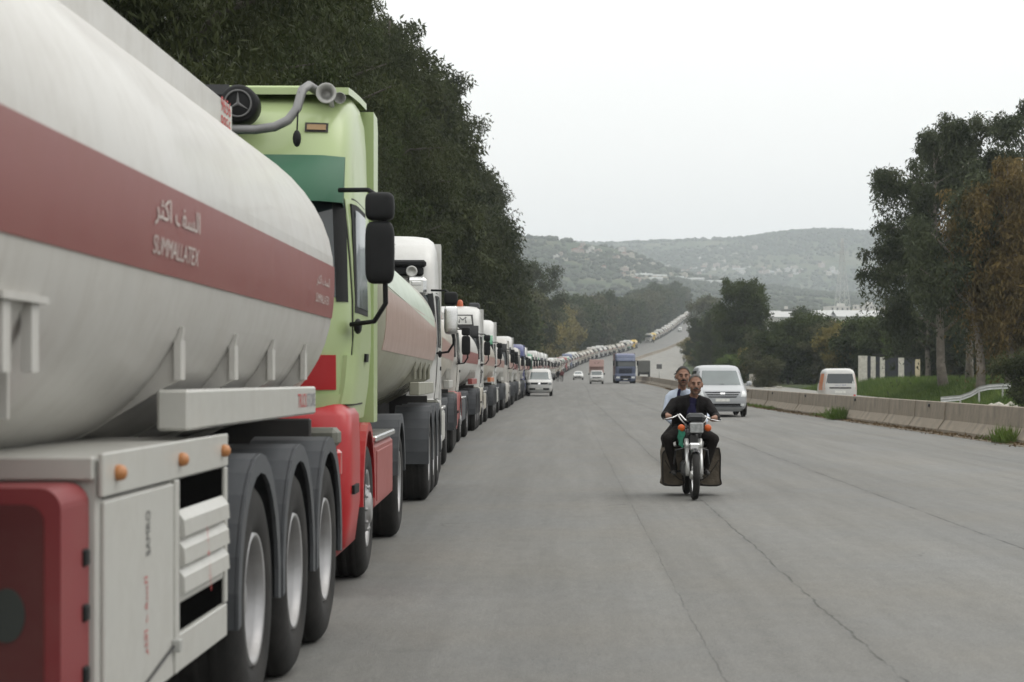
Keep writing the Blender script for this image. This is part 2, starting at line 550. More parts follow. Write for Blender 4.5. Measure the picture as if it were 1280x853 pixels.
# ------------------------------------------------------------------ road surfaces
def mat_asphalt(name, col, seams, warm=1.0):
    mt = bpy.data.materials.new(name)
    mt.use_nodes = True
    n, l = mt.node_tree.nodes, mt.node_tree.links
    b = n['Principled BSDF']
    b.inputs['Specular IOR Level'].default_value = .35
    uv = n.new('ShaderNodeUVMap'); uv.uv_map = 'road'
    sep = n.new('ShaderNodeSeparateXYZ')
    l.new(uv.outputs['UV'], sep.inputs[0])
    def mapping(sx, sy):
        q = n.new('ShaderNodeMapping'); q.inputs['Scale'].default_value = (sx, sy, 1)
        l.new(uv.outputs['UV'], q.inputs['Vector']); return q.outputs['Vector']
    def noise(vec, scale, det=6, ro=.6):
        z = n.new('ShaderNodeTexNoise'); z.inputs['Scale'].default_value = scale; z.inputs['Detail'].default_value = det
        z.inputs['Roughness'].default_value = ro
        l.new(vec, z.inputs['Vector']); return z.outputs['Fac']
    def math_(op, a, b_=None, c=None, clamp=False):
        q = n.new('ShaderNodeMath'); q.operation = op; q.use_clamp = clamp
        for i, s_ in enumerate((a, b_, c)):
            if s_ is None: continue
            if isinstance(s_, (int, float)): q.inputs[i].default_value = s_
            else: l.new(s_, q.inputs[i])
        return q.outputs[0]
    def rng(v, a, b_, c, d):
        q = n.new('ShaderNodeMapRange')
        for k, s_ in zip(('From Min', 'From Max', 'To Min', 'To Max'), (a, b_, c, d)): q.inputs[k].default_value = s_
        l.new(v, q.inputs['Value']); return q.outputs['Result']
    full = mapping(1, 1); along = mapping(1, .06)
    f = rng(noise(mapping(1, .12), .35, 5), .3, .7, .93, 1.07)                       # broad patches
    f = math_('MULTIPLY', f, rng(noise(mapping(1, .03), 1.6, 7, .68), .3, .7, .86, 1.14))  # streaks along the lanes
    f = math_('MULTIPLY', f, rng(noise(mapping(1, .35), 9.0, 6, .75), .3, .7, .88, 1.12))
    f = math_('MULTIPLY', f, rng(noise(full, 45, 4, .75), .3, .7, .72, 1.28))        # aggregate
    wob = math_('ADD', math_('MULTIPLY_ADD', noise(mapping(0.2, 1), .12, 3, .5), .16, -.08), math_('MULTIPLY_ADD', noise(mapping(0.6, 1), 1.8, 6, .75), .11, -.055))
    dark = None
    for i, (u0, w, st) in enumerate(seams):
        d = math_('ABSOLUTE', math_('SUBTRACT', math_('ADD', sep.outputs['X'], math_('MULTIPLY', wob, 1.0 if i % 2 else .7)), u0))
        line = rng(d, w * .3, w, 1, 0)
        br = rng(noise(mapping(.3, 1), 1.3 + .4 * i, 5, .7), .36, .56, .15, 1)
        soft = math_('MULTIPLY', rng(d, w, w * 9, .30, 0), rng(noise(mapping(.5, 1), .9, 5, .7), .4, .6, .2, 1))
        t = math_('MULTIPLY', math_('MAXIMUM', math_('MULTIPLY', line, br), soft), st)
        dark = t if dark is None else math_('MAXIMUM', dark, t)
    # fine branching cracks, in patches
    vo = n.new('ShaderNodeTexVoronoi'); vo.feature = 'DISTANCE_TO_EDGE'; vo.inputs['Scale'].default_value = .75
    nw = n.new('ShaderNodeTexNoise'); nw.inputs['Scale'].default_value = 1.6; nw.inputs['Detail'].default_value = 5
    l.new(full, nw.inputs['Vector'])
    va = n.new('ShaderNodeVectorMath'); va.operation = 'MULTIPLY_ADD'
    va.inputs[1].default_value = (.9, .9, 0)
    l.new(nw.outputs['Color'], va.inputs[0]); l.new(full, va.inputs[2])
    l.new(va.outputs[0], vo.inputs['Vector'])
    cr = math_('MULTIPLY', rng(vo.outputs['Distance'], .004, .014, 1, 0), rng(noise(full, .33, 4), .58, .68, 0, .45))
    dark = cr if dark is None else math_('MAXIMUM', dark, cr)
    f = math_('MULTIPLY', f, rng(dark, 0, 1, 1, .38))
    # oil drips down the lane middles and a few stains
    st_ = rng(noise(mapping(1, .3), 1.2, 5, .6), .62, .78, 1, .82)
    f = math_('MULTIPLY', f, st_)
    cm = n.new('ShaderNodeVectorMath'); cm.operation = 'SCALE'
    mixc = n.new('ShaderNodeMix'); mixc.data_type = 'RGBA'
    l.new(rng(noise(full, .4, 4), .35, .68, 0, 1), mixc.inputs[0])
    mixc.inputs[6].default_value = (col[0] * .98, col[1] * .99, col[2] * 1.0, 1)
    mixc.inputs[7].default_value = (col[0] * 1.03, col[1] * 1.0, col[2] * .95, 1)
    l.new(mixc.outputs[2], cm.inputs[0])
    l.new(f, cm.inputs['Scale'])
    l.new(cm.outputs[0], b.inputs['Base Color'])
    l.new(rng(noise(along, 2, 4), .3, .7, .72, .9), b.inputs['Roughness'])
    bp = n.new('ShaderNodeBump'); bp.inputs['Strength'].default_value = .5; bp.inputs['Distance'].default_value = .012
    hh = math_('SUBTRACT', noise(full, 90, 3, .6), math_('MULTIPLY', dark, 2.0))
    l.new(hh, bp.inputs['Height'])
    l.new(bp.outputs['Normal'], b.inputs['Normal'])
    return mt

def strip(name, left, right, mat, y0=-60, y1=1400, nx=6, dz=0.0, skirt=.5, crown=0.0):
    ys = list(np.arange(y0, min(300, y1), 3.0)) + (list(np.arange(300, y1 + 1, 9.0)) if y1 > 300 else [])
    V, F, UV = [], [], []
    nv = nx + 3
    for y in ys:
        xl, xr = left(y), right(y)
        z = prof(y) + dz
        s_ = 0.0 if y < 100 else bar(y) - bar(100)
        V.append((xl - .02, y, z - skirt))
        for k in range(nx + 1):
            t = k / nx
            V.append((xl + (xr - xl) * t, y, z + crown * (1 - (2 * t - 1) ** 2)))
        V.append((xr + .02, y, z - skirt))
    for i in range(len(ys) - 1):
        for j in range(nv - 1):
            F.append((i * nv + j, i * nv + j + 1, (i + 1) * nv + j + 1, (i + 1) * nv + j))
    me = bpy.data.meshes.new(name)
    me.from_pydata(V, [], F)
    ul = me.uv_layers.new(name='road')
    for p in me.polygons:
        for li in p.loop_indices:
            v = me.vertices[me.loops[li].vertex_index].co
            s_ = 0.0 if v.y < 100 else bar(v.y) - bar(100)
            ul.data[li].uv = (v.x - s_, v.y)
    me.materials.append(mat)
    return place(me, name)

SEAMS = [(4.05, .020, .9), (1.70, .014, .85), (.80, .010, .45), (8.1, .02, .6)]
tag(strip('road', lambda y: row(y) - 6.2, lambda y: bar(y) - .62, mat_asphalt('asphalt', (.138, .137, .130), SEAMS), nx=8),
    'wide worn grey asphalt carriageway', 'road', kind='structure')
tag(strip('opposite_road', lambda y: bar(y) + .5, lambda y: bar(y) + 12.0 + 2.6 * float(ss(230, 330, np.array(y))), mat_asphalt('asphalt_pale', (.185, .18, .165), [(14, .02, .5), (18, .02, .5)]), nx=6),
    'pale carriageway beyond the concrete barrier', 'road', kind='structure')
tag(strip('median_strip', lambda y: bar(y) - .66, lambda y: bar(y) + .54,
          pm('median_dirt', (.17, .14, .10), rough=.95, var=.5, scale=2.2, bump=.6, bscale=9), dz=.012, nx=2),
    'strip of dirt and dry litter under the barrier', 'verge', kind='structure')

# ------------------------------------------------------------------ median barrier, precast segments
CONC = pm('concrete', (.28, .238, .185), rough=.9, var=.22, scale=1.4, bump=.35, bscale=14, dirt=(.10, .09, .075), dirt_amt=.7, dirt_scale=1.6)
add_streaks(CONC, (.10, .085, .068), .45)
BPROF = [(-.30, 0), (-.30, .09), (-.125, .34), (-.085, .80), (-.07, .815), (.07, .815), (.085, .80), (.125, .34), (.30, .09), (.30, 0)]
bar_root = empty('median_barrier', (bar(40), 40, prof(40)), label='long concrete median barrier of precast segments along the road', cat='barrier')
def rel(p, o): return (p[0] - o.location.x, p[1] - o.location.y, p[2] - o.location.z)
seg_me = []
for k in range(3):
    mb = MB()
    L = 3.99
    mb.prism(BPROF, 'y', 0, L)
    seg_me.append(mb.mesh('barrier_segment', CONC))
REFL = pm('reflector_black', (.012, .012, .012), rough=.4)
y = 26.0
i = 0
while y < 258:
    x0, x1 = bar(y), bar(y + 4)
    o = place(seg_me[i % 3], 'barrier_segment', bar_root, rel((x0 + rnd.uniform(-.012, .012), y, prof(y) + .01), bar_root),
              (math.atan2(prof(y + 4) - prof(y), 4), rnd.uniform(-.012, .012), -math.atan2(x1 - x0, 4) + rnd.uniform(-.006, .006)))
    if i % 3 == 1 and y < 130:
        mr = MB().box((-.118, 2.0, .70), (.05, .11, .09), bev=.012)
        mr.build('reflector', REFL, o)
    y += 4.0
    i += 1
mb = MB()
ys = list(np.arange(258, 1390, 8.0))
ringsB = [[(bar(yy) + px_, yy, prof(yy) + pz_ + .01) for px_, pz_ in BPROF] for yy in ys]
mb.grid([[rel(p, bar_root) for p in r_] for r_ in ringsB], smooth=False)
mb.build('barrier_run', CONC, bar_root)

# ------------------------------------------------------------------ trees
BARK_D = pm('bark_dark', (.055, .047, .038), rough=.9, var=.35, scale=5, bump=.5)
BARK_P = pm('bark_pale', (.25, .225, .19), rough=.85, var=.4, scale=3.5, bump=.3, dirt=(.12, .09, .07), dirt_amt=.7, dirt_scale=1.6)
LEAF_E = leafmat('leaf_dark_eucalyptus', (.013, .0195, .007), (.062, .072, .027))
LEAF_M = leafmat('leaf_grey_eucalyptus', (.022, .032, .015), (.078, .092, .046))
LEAF_B = leafmat('leaf_russet_eucalyptus', (.062, .051, .019), (.175, .122, .044))
LEAF_G = leafmat('leaf_broad_green', (.020, .031, .010), (.068, .086, .028))
LEAF_Y = leafmat('leaf_yellowing', (.10, .095, .028), (.24, .20, .07))
LEAF_L = leafmat('leaf_fresh_green', (.06, .10, .022), (.13, .17, .05))
LEAF_O = leafmat('leaf_olive', (.05, .058, .028), (.11, .11, .055))

def leaves_mesh(name, centers, rads, per, L, W, droop, mat, seed, squash=.8, hang=0.0):
    """many small separate leaf blades, in clumps; centers (n,3), rads (n,)"""
    g = np.random.default_rng(seed)
    n = len(centers)
    idx = np.repeat(np.arange(n), per)
    N = len(idx)
    d = g.normal(size=(N, 3)); d /= np.linalg.norm(d, axis=1)[:, None]
    rr = g.uniform(0, 1, N) ** .5
    P = centers[idx] + d * (rr * rads[idx])[:, None] * np.array([1, 1, squash])
    if hang > 0:
        P[:, 2] -= g.exponential(hang, N) * (g.uniform(size=N) < .5)
    ax = g.normal(size=(N, 3)); ax[:, 2] -= droop
    ax /= np.linalg.norm(ax, axis=1)[:, None]
    side = np.cross(ax, g.normal(size=(N, 3))); side /= np.linalg.norm(side, axis=1)[:, None]
    ll = L * g.uniform(.45, 1.6, N)[:, None]; ww = W * g.uniform(.55, 1.55, N)[:, None]
    V = np.empty((N, 4, 3))
    V[:, 0] = P; V[:, 1] = P + ax * ll * .45 + side * ww * .5
    V[:, 2] = P + ax * ll; V[:, 3] = P + ax * ll * .45 - side * ww * .5
    me = bpy.data.meshes.new(name)
    me.vertices.add(N * 4)
    me.vertices.foreach_set('co', V.reshape(-1).astype(np.float32))
    me.loops.add(N * 4)
    me.loops.foreach_set('vertex_index', np.arange(N * 4, dtype=np.int32))
    me.polygons.add(N)
    me.polygons.foreach_set('loop_start', np.arange(0, N * 4, 4, dtype=np.int32))
    me.polygons.foreach_set('loop_total', np.full(N, 4, dtype=np.int32))
    me.update(calc_edges=True)
    me.materials.append(mat)
    return me

def tree_meshes(seed, H=18, crown_r=4.5, crown_base=.25, n_limb=14, per=90, L=.2, W=.06, droop=1.0, leaf=None, bark=None, trunk_r=.3,
                clump_r=1.0, hang=0.0, lean=.05, sub=4, top_pow=1.0, squash=.8, tips=3, shape='cone'):
    r = random.Random(seed)
    mb = MB()
    # trunk
    pts, x, y_ = [], 0.0, 0.0
    nseg = 9
    ax_, ay_ = r.uniform(-lean, lean), r.uniform(-lean, lean)
    for i in range(nseg + 1):
        t = i / nseg
        pts.append(Vector((x, y_, H * .93 * t)))
        x += ax_ * H / nseg + r.uniform(-.02, .02) * H * .35
        y_ += ay_ * H / nseg + r.uniform(-.02, .02) * H * .35
    mb.tube(pts, [trunk_r * (1.25 if i == 0 else 1) * (1 - .86 * i / nseg) for i in range(nseg + 1)], 8)
    def on_trunk(t):
        f = t * nseg; i = min(int(f), nseg - 1)
        return pts[i].lerp(pts[i + 1], f - i)
    cen, rads = [], []
    for k in range(n_limb):
        t = crown_base + (1 - crown_base) * ((k + r.uniform(0, .8)) / n_limb)
        t = min(t, .99)
        p0 = on_trunk(t * .92)
        az = k * 2.4 + r.uniform(-.6, .6)
        rel_t = (t - crown_base) / (1 - crown_base)
        if shape == 'cone': env = (1 - rel_t) ** .6 * (.55 + .45 * min(1, rel_t * 4))
        elif shape == 'round': env = math.sqrt(max(0.03, 1 - (2 * rel_t - 1) ** 2))
        else: env = .55 + .45 * math.sin(rel_t * 3.0) * r.uniform(.6, 1.3)
        reach = crown_r * max(.22, env) * r.uniform(.72, 1.15)
        up = r.uniform(.15, .75)
        tip = p0 + Vector((math.cos(az) * reach, math.sin(az) * reach, reach * up))
        mid = p0.lerp(tip, .5) + Vector((r.uniform(-.3, .3), r.uniform(-.3, .3), reach * .12))
        lr = max(.03, trunk_r * .42 * (1 - .6 * rel_t))
        mb.tube([p0, mid, tip], [lr, lr * .6, lr * .22], 5)
        cen.append(tip); rads.append(clump_r * .8)
        cen.append(mid.lerp(tip, .6) + Vector((0, 0, .15 * clump_r))); rads.append(clump_r * .8)
        for q in range(sub):
            s_ = r.uniform(.35, 1.0)
            a = (p0.lerp(mid, s_ * 2) if s_ < .5 else mid.lerp(tip, s_ * 2 - 1))
            for e in range(tips):
                off = Vector((r.gauss(0, 1), r.gauss(0, 1), r.gauss(0, .7))) * clump_r * .8
                if off.length > clump_r * 1.25: off *= clump_r * 1.25 / off.length
                c = a + off
                cen.append(c); rads.append(clump_r * r.uniform(.55, 1.15))
                if r.random() < .4:
                    mb.tube([a, a.lerp(c, .9)], [lr * .3, lr * .12], 4, caps=False)
    for q in range(6):
        cen.append(pts[-1] + Vector((r.gauss(0, .5), r.gauss(0, .5), r.uniform(-1.6, .35))) * clump_r); rads.append(clump_r * .8)
    cen = np.array([tuple(c) for c in cen]); rads = np.array(rads)
    crown = leaves_mesh('crown', cen, rads, per, L, W, droop, leaf, seed + 100, squash, hang)
    return mb.mesh('trunk', bark), crown

def put_tree(name, meshes, x, y, label, cat='tree', group=None, s=1.0, rz=None, sz=None, z=None):
    zz = ground(x, y) - .1 if z is None else z
    o = empty(name, (x, y, zz), (0, 0, rnd.uniform(0, 6.28) if rz is None else rz), label, cat, group)
    o.scale = (s, s, sz or s)
    place(meshes[0], 'trunk', o)
    place(meshes[1], 'crown', o)
    return o

EUC = [tree_meshes(21, H=19, crown_r=4.6, crown_base=.12, n_limb=28, per=230, L=.17, W=.042, droop=1.3, leaf=LEAF_E, bark=BARK_D, trunk_r=.32, clump_r=.78, hang=.3, sub=4, tips=3),
       tree_meshes(22, H=20, crown_r=5.0, crown_base=.15, n_limb=30, per=220, L=.17, W=.042, droop=1.3, leaf=LEAF_E, bark=BARK_D, trunk_r=.35, clump_r=.82, hang=.35, sub=4, tips=3),
       tree_meshes(23, H=18, crown_r=4.3, crown_base=.10, n_limb=26, per=230, L=.16, W=.042, droop=1.2, leaf=LEAF_G, bark=BARK_D, trunk_r=.30, clump_r=.75, hang=.25, sub=4, tips=3)]
EUCF = [tree_meshes(31, H=20, crown_r=5.2, crown_base=.10, n_limb=26, per=110, L=.34, W=.10, droop=1.1, leaf=LEAF_E, bark=BARK_D, trunk_r=.35, clump_r=.95, sub=4, tips=3),
        tree_meshes(32, H=21, crown_r=5.6, crown_base=.12, n_limb=26, per=110, L=.34, W=.10, droop=1.1, leaf=LEAF_E, bark=BARK_D, trunk_r=.35, clump_r=1.0, sub=4, tips=3)]
i = 0
yy = 31.0
spots = []
while yy < 262:
    spots.append((row(yy) - 7.1 + rnd.uniform(-.5, .5), yy, rnd.uniform(.94, 1.06) * (1.0 if yy < 80 else 1.06 if yy < 120 else 1.14)))
    yy += rnd.uniform(8.0, 10.0)
for k, (x, y, s) in enumerate(spots):
    near_ = y < 95
    src = EUC[k % 3] if near_ else EUCF[k % 2]
    ord_ = ['first', 'second', 'third', 'fourth', 'fifth', 'sixth', 'seventh'][k] if k < 7 else None
    lab = f'tall dark eucalyptus behind the queue, {ord_} along the row from the green cab' if ord_ else 'tall dark eucalyptus in the dense row behind the white trucks'
    put_tree('eucalyptus_tree', src, x, y, lab, group='eucalyptus row behind the parked queue', s=s, sz=s * rnd.uniform(.96, 1.08) * (1.0 if y > 60 else 1.04))
BUSHF = [tree_meshes(41 + k, H=4.6, crown_r=2.6, crown_base=.05, n_limb=14, per=60, L=.26, W=.10, droop=.4, leaf=[LEAF_E, LEAF_G, LEAF_O][k], bark=BARK_D, trunk_r=.09, clump_r=.7, sub=3, tips=3, shape='round') for k in range(3)]
yy = 24.0
while yy < 240:
    put_tree('roadside_bush', BUSHF[rnd.randrange(2)], row(yy) - 8.8 + rnd.uniform(-.8, .8), yy, 'dark bush under the eucalyptus row behind the queue', 'bush', 'bushes under the eucalyptus row', s=rnd.uniform(.9, 1.4))
    yy += rnd.uniform(5.5, 7.5)

# the wood that follows the road up the hill
WOOD = [tree_meshes(51 + k, H=[16, 17, 15, 18, 14][k], crown_r=[5.0, 5.6, 5.2, 4.6, 5.4][k], crown_base=.08, n_limb=20, per=26, L=.75, W=.36, droop=.5,
                    leaf=[LEAF_G, LEAF_O, LEAF_E, LEAF_G, LEAF_Y][k], bark=BARK_D, trunk_r=.3, clump_r=1.35, sub=3, tips=3, shape=['round', 'round', 'cone', 'round', 'round'][k]) for k in range(5)]
yy = 262.0
k = 0
while yy < 1330:
    for c0 in ((-8.5, -17.5) if yy < 900 else (-9, -19)):
        y = yy + rnd.uniform(-3, 3)
        x = row(y) + c0 + rnd.uniform(-2, 2)
        v = rnd.choice([0, 0, 1, 2, 3])
        if 400 < y < 570 and c0 > -10 and rnd.random() < .8: v = 4
        hs = rnd.uniform(.82, 1.12) * (1.0 if y < 640 else 1.12)
        lab = 'yellowing broadleaf tree at the edge of the roadside wood' if v == 4 else ['round green tree', 'olive coloured spreading tree', 'dark pointed tree', 'tall green tree'][v % 4] + ' in the wood that follows the queue uphill'
        put_tree('woodland_tree', WOOD[v], x, y, lab, group='trees of the roadside wood', s=hs)
    yy += 10.5 if yy < 700 else 13.0
TALLO = tree_meshes(61, H=25, crown_r=7.0, crown_base=.2, n_limb=26, per=60, L=.5, W=.18, droop=1.0, leaf=LEAF_E, bark=BARK_D, trunk_r=.45, clump_r=1.5, sub=4, tips=3, shape='open')
put_tree('overhanging_tree', TALLO, row(425) - 6.5, 425, 'big dark tree leaning over the far part of the queue', s=1.0)
put_tree('overhanging_tree', TALLO, row(372) - 8.5, 372, 'broad dark tree just before the yellowing trees', s=.92, rz=2.2)
# ------------------------------------------------------------------ vehicle kit
class Shell:
    """a body lofted upwards: rings (z, half width, front y, back y, squareness)"""
    def __init__(s, rings):
        s.r = rings
    def at(s, z):
        r = s.r
        if z <= r[0][0]: return r[0][1:]
        for a, b in zip(r, r[1:]):
            if z <= b[0]:
                t = (z - a[0]) / max(1e-6, b[0] - a[0])
                return tuple(a[i] + (b[i] - a[i]) * t for i in range(1, 5))
        return r[-1][1:]
    def ring(s, z, na=40):
        hw, yf, yb, n = s.at(z)
        yc, hy = (yf + yb) / 2, (yb - yf) / 2
        out = []
        for k in range(na):
            t = 2 * math.pi * (k + .5) / na
            c, q = math.cos(t), math.sin(t)
            out.append((hw * math.copysign(abs(c) ** (2 / n), c), yc + hy * math.copysign(abs(q) ** (2 / n), q), z))
        return out
    def mesh(s, mb, m=0, na=40, z0=None, z1=None, extra=2):
        z0 = s.r[0][0] if z0 is None else z0
        z1 = s.r[-1][0] if z1 is None else z1
        zs = sorted({z for z in [q[0] for q in s.r] if z0 < z < z1} | {z0, z1})
        zz = []
        for a, b in zip(zs, zs[1:]):
            zz += [a + (b - a) * k / extra for k in range(extra)]
        zz.append(zs[-1])
        P = [s.ring(z, na) for z in zz]
        mb.grid(P, m, True, True)
        o = len(mb.v)
        mb.add(P[-1], [tuple(range(na))], m)
        mb.add(P[0], [tuple(range(na))[::-1]], m)
        return mb
    def front(s, x, z):
        hw, yf, yb, n = s.at(z)
        u = min(.9995, abs(x) / hw)
        return (yf + yb) / 2 - (yb - yf) / 2 * (1 - u ** n) ** (1 / n)
    def back(s, x, z):
        hw, yf, yb, n = s.at(z)
        u = min(.9995, abs(x) / hw)
        return (yf + yb) / 2 + (yb - yf) / 2 * (1 - u ** n) ** (1 / n)
    def side(s, y, z):
        hw, yf, yb, n = s.at(z)
        u = min(.9995, abs(y - (yf + yb) / 2) / ((yb - yf) / 2))
        return hw * (1 - u ** n) ** (1 / n)
    def fpanel(s, mb, xb, xt, z0, z1, off=.006, m=0, nx=10, nz=6, back=False):
        """front panel; xb, xt = (x0, x1) at bottom and top"""
        P = []
        for i in range(nz + 1):
            t = i / nz; z = z0 + (z1 - z0) * t
            a = xb[0] + (xt[0] - xb[0]) * t; b = xb[1] + (xt[1] - xb[1]) * t
            P.append([(a + (b - a) * j / nx, (s.back if back else s.front)(a + (b - a) * j / nx, z), z) for j in range(nx + 1)])
        mb.sheet(P, (0, off if back else -off, 0), m=m)
        return mb
    def spanel(s, mb, sg, yb_, yt, z0, z1, off=.006, m=0, ny=6, nz=6):
        P = []
        for i in range(nz + 1):
            t = i / nz; z = z0 + (z1 - z0) * t
            a = yb_[0] + (yt[0] - yb_[0]) * t; b = yb_[1] + (yt[1] - yb_[1]) * t
            P.append([(sg * s.side(a + (b - a) * j / ny, z), a + (b - a) * j / ny, z) for j in range(ny + 1)])
        mb.sheet(P, (sg * off, 0, 0), m=m)
        return mb

class Ctx:
    """emits parts under a root, or (merge) gathers a far-off vehicle into one mesh"""
    def __init__(s, root=None, merge=False):
        s.root, s.merge = root, merge
        s.mb, s.mats = MB(), []
    def part(s, name, mb, mat, parent=None, loc=(0, 0, 0), rz=0.0):
        if s.merge:
            if mat not in s.mats: s.mats.append(mat)
            k = s.mats.index(mat)
            c_, s_ = math.cos(rz), math.sin(rz)
            vs = [(v[0] * c_ - v[1] * s_ + loc[0], v[0] * s_ + v[1] * c_ + loc[1], v[2] + loc[2]) for v in mb.v]
            o = len(s.mb.v)
            s.mb.v += vs
            s.mb.f += [tuple(i + o for i in f) for f in mb.f]
            s.mb.mi += [k] * len(mb.f)
            s.mb.sm += mb.sm
            return None
        key = (id(mb), mat.name)
        if key not in CACHE:
            CACHE[key] = (mb.mesh(name, mat), mb)
        return place(CACHE[key][0], name, parent or s.root, loc, (0, 0, rz))
    def finish(s, name):
        return s.mb.mesh(name, s.mats)
CACHE = {}

RUB = pm('tyre_rubber', (.013, .013, .013), rough=.85, var=.3, scale=5, bump=.15, spec=.3, dirt=(.09, .08, .07), dirt_amt=.22)
STEEL = pm('wheel_steel', (.34, .34, .35), rough=.42, metal=.75, var=.15, dirt=(.2, .18, .15), dirt_amt=.45)
DARK = pm('chassis_dark', (.018, .018, .019), rough=.7, var=.3, dirt=(.07, .06, .05), dirt_amt=.4)
BLACK = pm('black_plastic', (.009, .0095, .010), rough=.6, spec=.22, var=.2)
GREYP = pm('grey_plastic', (.055, .060, .067), rough=.6, var=.15, spec=.35, dirt=(.10, .09, .08), dirt_amt=.25)
CHROME = pm('polished_metal', (.62, .62, .62), rough=.22, metal=1.0, var=.08)
GALV = pm('galvanised_metal', (.42, .42, .40), rough=.5, metal=.4, var=.2)
GLASS = pm('windscreen_glass', (.022, .030, .033), rough=.06, var=.2, scale=1.5, spec=.7)
GLASSG = pm('windscreen_tinted', (.07, .09, .09), rough=.05, var=.25, scale=1.0, spec=.8)
AMBER = pm('amber_lens', (.46, .085, .012), rough=.35, var=.15, coat=.15, spec=.3)
REDL = pm('red_lens', (.45, .02, .02), rough=.3, coat=.5)
LAMP = pm('headlamp_glass', (.62, .64, .64), rough=.12, var=.2, coat=.6)
OLIVEB = pm('lamp_bracket_grey', (.11, .11, .09), rough=.6, var=.2)
PLATE = pm('number_plate', (.62, .62, .58), rough=.5, var=.2, scale=14)

def tyre_mb(r, w, rim_r, n=40):
    """wheel outer face at x=0, body towards -x"""
    h = [(rim_r, -.02), (rim_r + .03, -.002), ((r + rim_r) / 2, .008), (r - .055, -.006), (r - .02, -.03), (r, -.06),
         (r, -w + .06), (r - .02, -w + .03), (r - .055, -w + .006), (rim_r + .03, -w + .002), (rim_r, -w + .02)]
    mb = MB().lathe(h, n=n)
    # tread grooves as raised ribs
    for g in (.28, .5, .72):
        mb.lathe([(r - .002, -w * g - .022), (r + .006, -w * g - .018), (r + .006, -w * g + .018), (r - .002, -w * g + .022)], n=n)
    return mb
def rim_dish_mb(rim_r, n=40):
    mb = MB().lathe([(rim_r + .005, -.03), (rim_r - .005, -.004), (rim_r - .022, -.010), (rim_r - .034, -.05), (rim_r - .05, -.165), (rim_r - .075, -.19),
                     (.185, -.175), (.135, -.165), (.115, -.16), (.110, -.07), (.085, -.055), (0, -.052)], n=n)
    for k in range(10):
        t = 2 * math.pi * k / 10
        mb.tube([(-.178, .158 * math.cos(t), .158 * math.sin(t)), (-.145, .158 * math.cos(t), .158 * math.sin(t))], .016, 6)
    return mb
def rim_front_mb(rim_r, n=32):
    mb = MB().lathe([(rim_r + .005, -.03), (rim_r - .005, -.004), (rim_r - .025, -.02), (rim_r - .045, -.075), (.21, -.05), (.17, -.005), (.12, .004), (.11, .022), (.08, .03), (0, .03)], n=n)
    for k in range(10):
        t = 2 * math.pi * k / 10
        mb.tube([(-.02, .165 * math.cos(t), .165 * math.sin(t)), (.012, .165 * math.cos(t), .165 * math.sin(t))], .014, 6)
    return mb
W_TR = (tyre_mb(.525, .385, .295), rim_dish_mb(.295))
W_FR = (tyre_mb(.515, .315, .295), rim_front_mb(.295))
W_DR = (tyre_mb(.515, .60, .295), rim_dish_mb(.295))
W_TRL = (tyre_mb(.525, .385, .295, 16), MB().lathe([(.30, -.004), (.25, -.15), (.12, -.16), (.11, -.06), (0, -.05)], n=14))
W_FRL = (tyre_mb(.515, .315, .295, 16), MB().lathe([(.30, -.004), (.24, -.06), (.16, 0), (0, .04)], n=14))
W_CAR = (tyre_mb(.33, .21, .215, 24), MB().lathe([(.22, -.004), (.2, -.03), (.17, -.035), (.06, -.012), (0, -.01)], n=20))
def wheel(ctx, kind, x, y, sg, r, rim_mat=None, name='wheel'):
    t = ctx.part(name, kind[0], RUB, None, (sg * x, y, r), 0 if sg > 0 else math.pi)
    ctx.part('rim', kind[1], rim_mat or STEEL, t, (sg * x, y, r) if ctx.merge else (0, 0, 0), (0 if sg > 0 else math.pi) if ctx.merge else 0)
    return t

def fender_mb(r0, w, a0=-8, a1=188, th=.035, n=14, lip=.05):
    mb = MB()
    P = []
    for k in range(n + 1):
        a = rad(a0 + (a1 - a0) * k / n)
        c, s_ = math.cos(a), math.sin(a)
        P.append([(0, r0 * c, r0 * s_), (0, (r0 + th) * c, (r0 + th) * s_), (-w, (r0 + th) * c, (r0 + th) * s_), (-w, r0 * c, r0 * s_)])
    mb.grid(P, 0, False, True)
    mb.add(P[0], [(0, 1, 2, 3)]); mb.add(P[-1], [(3, 2, 1, 0)])
    Q = []
    for k in range(n + 1):
        a = rad(a0 + (a1 - a0) * k / n)
        c, s_ = math.cos(a), math.sin(a)
        Q.append([(.012, (r0 - lip) * c, (r0 - lip) * s_), (.012, (r0 + th) * c, (r0 + th) * s_), (-.006, (r0 + th) * c, (r0 + th) * s_), (-.006, (r0 - lip) * c, (r0 - lip) * s_)])
    mb.grid(Q, 0, False, True)
    mb.add(Q[0], [(0, 1, 2, 3)]); mb.add(Q[-1], [(3, 2, 1, 0)])
    return mb
FEND = fender_mb(.585, .42)

